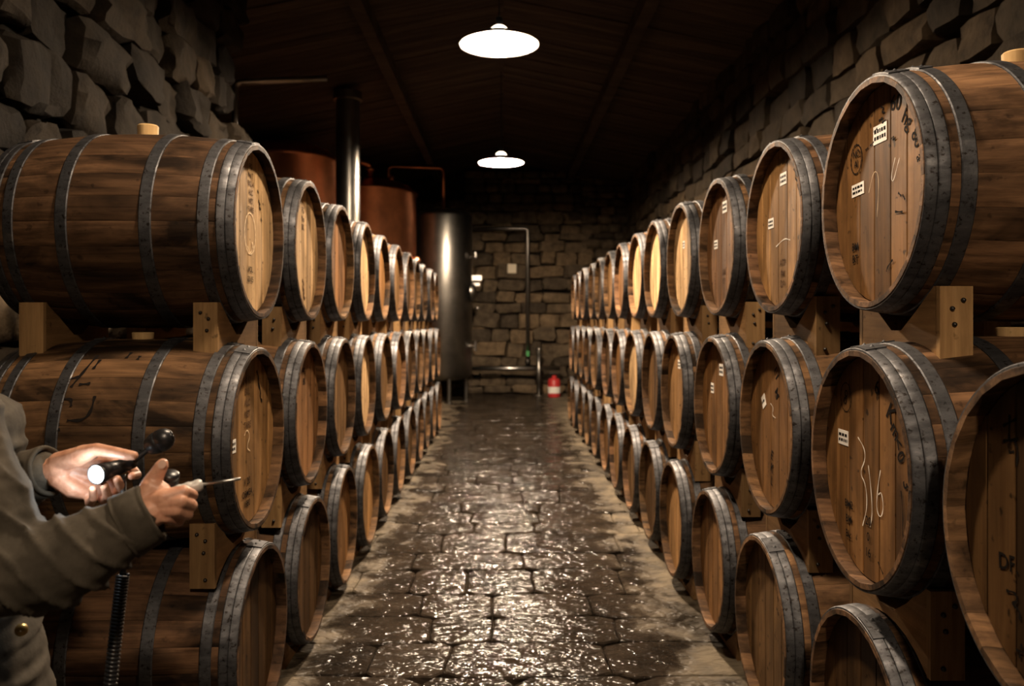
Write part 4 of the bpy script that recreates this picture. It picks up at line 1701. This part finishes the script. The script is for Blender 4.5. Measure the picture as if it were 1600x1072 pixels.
ring = [face * 0.003 + (u * math.cos(2 * PI * k / 28) + w * math.sin(2 * PI * k / 28)) * 0.0195 for k in range(29)]
mb.tube(ring, 0.0016, 6, False)
mb.build('bezel', MAT['black_gloss'], t, True)
ld = bpy.data.lights.new('torch_light', 'POINT')
ld.energy = TORCH_W
ld.color = (0.80, 0.92, 1.0)
ld.shadow_soft_size = 0.016
lo = bpy.data.objects.new('torch_light', ld)
lo.location = face * 0.024
lo.parent = t
col.objects.link(lo)

# black knob on a thin stem, held by the same hand
t = empty('sounding_tool', P(205, 724, 1.715))
tag(t, 'black oval-headed tool on a thin stem, pinched by the left thumb', 'tool')
o0 = P(205, 724, 1.715)
K = P(249, 690, 1.735) - o0
S = P(190, 733, 1.715) - o0
mb = MB()
mb.tube([S, S.lerp(K, 0.45), S.lerp(K, 0.75), K], [0.010, 0.0075, 0.0042, 0.0042], 14)
mb.build('stem', MAT['black_gloss'], t, True)
ax = (P(262, 684, 1.735) - P(236, 697, 1.735)).normalized()
mb = MB()
n = 26
vs, fs = [], []
yv = Vector((0, 1, 0))
cv = ax.cross(yv).normalized()
pr = [(-0.032, 0.002), (-0.031, 0.010), (-0.026, 0.017), (-0.015, 0.0215), (-0.004, 0.0235), (-0.003, 0.0225), (0.000, 0.0225), (0.001, 0.0238), (0.012, 0.0235), (0.022, 0.020), (0.029, 0.013), (0.032, 0.004)]
for h, r in pr:
    for k in range(n):
        q = 2 * PI * k / n
        vs.append(K + ax * h + yv * math.cos(q) * r * 0.8 + cv * math.sin(q) * r)
for i in range(len(pr) - 1):
    for k in range(n):
        fs.append((i * n + k, i * n + (k + 1) % n, (i + 1) * n + (k + 1) % n, (i + 1) * n + k))
fs.append(tuple(range(n)))
fs.append(tuple(reversed(range((len(pr) - 1) * n, len(pr) * n))))
mb.add(vs, fs)
mb.build('oval_head', MAT['black_gloss'], t, True)

# probe in the right fist
o0 = P(290, 765, 1.555)
t = empty('probe', o0)
tag(t, 'metal rod probe with a grey ribbed handle in the right fist', 'probe')
a, b, c = P(258, 773, 1.540) - o0, P(316, 757, 1.572) - o0, P(376, 748, 1.60) - o0
mb = MB()
pts, rr = [], []
for k in range(25):
    q = k / 24
    pts.append(a.lerp(b, q))
    rr.append(0.0108 + 0.0009 * (1 if (k % 6) in (2, 3, 4) else 0) - (0.002 if k in (0, 24) else 0))
mb.tube(pts, rr, 18)
mb.build('handle', MAT['probe'], t, True)
mb = MB()
mb.tube([b.lerp(c, -0.05), b.lerp(c, 0.96), c], [0.0031, 0.0031, 0.0024], 12)
mb.build('rod', MAT['steel'], t, True)
mb = MB()
mb.lathe([(0.001, 0.014), (0.012, 0.0135), (0.016, 0.010), (0.0165, 0.004), (0.0145, 0.003), (0.0145, -0.001), (0.016, -0.002), (0.014, -0.014), (0.008, -0.03), (0.001, -0.032)], 24)
kb = mb.build('dial_knob', MAT['black_gloss'], t, True, loc=P(266, 748, 1.552) - o0)
kb.rotation_euler = (0.35, 0.25, 0)

# coiled hose hanging from the left hand
mb = MB()
hz = [P(192, 742, 1.712), P(193, 790, 1.70), P(192, 860, 1.68), P(192, 898, 1.66)]
p0 = hz[-1]
p1 = P(168, 1080, 1.60)
p2 = Vector((p1.x - 0.02, p1.y - 0.05, 0.45))
p3 = Vector((p1.x - 0.01, p1.y - 0.12, 0.018))
path = []
for k in range(201):
    q = k / 200
    path.append(p0 * (1 - q) ** 3 + p1 * 3 * q * (1 - q) ** 2 + p2 * 3 * q * q * (1 - q) + p3 * q ** 3)
hel = []
turns = 120
for k in range(turns * 10 + 1):
    q = k / (turns * 10)
    i = min(int(q * 200), 199)
    fr = q * 200 - i
    c = path[i].lerp(path[i + 1], fr)
    dd = (path[i + 1] - path[i]).normalized()
    e1 = dd.cross(Vector((0, 1, 0))).normalized()
    e2 = e1.cross(dd)
    an = 2 * PI * turns * q
    hel.append(c + e1 * math.cos(an) * 0.0105 + e2 * math.sin(an) * 0.0105)
mb.tube(hel, 0.0034, 6)
hose = empty('coiled_hose', p0)
tag(hose, 'black coiled hose hanging from the hands below the right sleeve', 'hose')
o = mb.build('coil', MAT['black_gloss'], hose, True, loc=-p0)
mb = MB()
mb.tube(hz, 0.0065, 10)
mb.build('plain_end', MAT['black'], hose, True, loc=-p0)
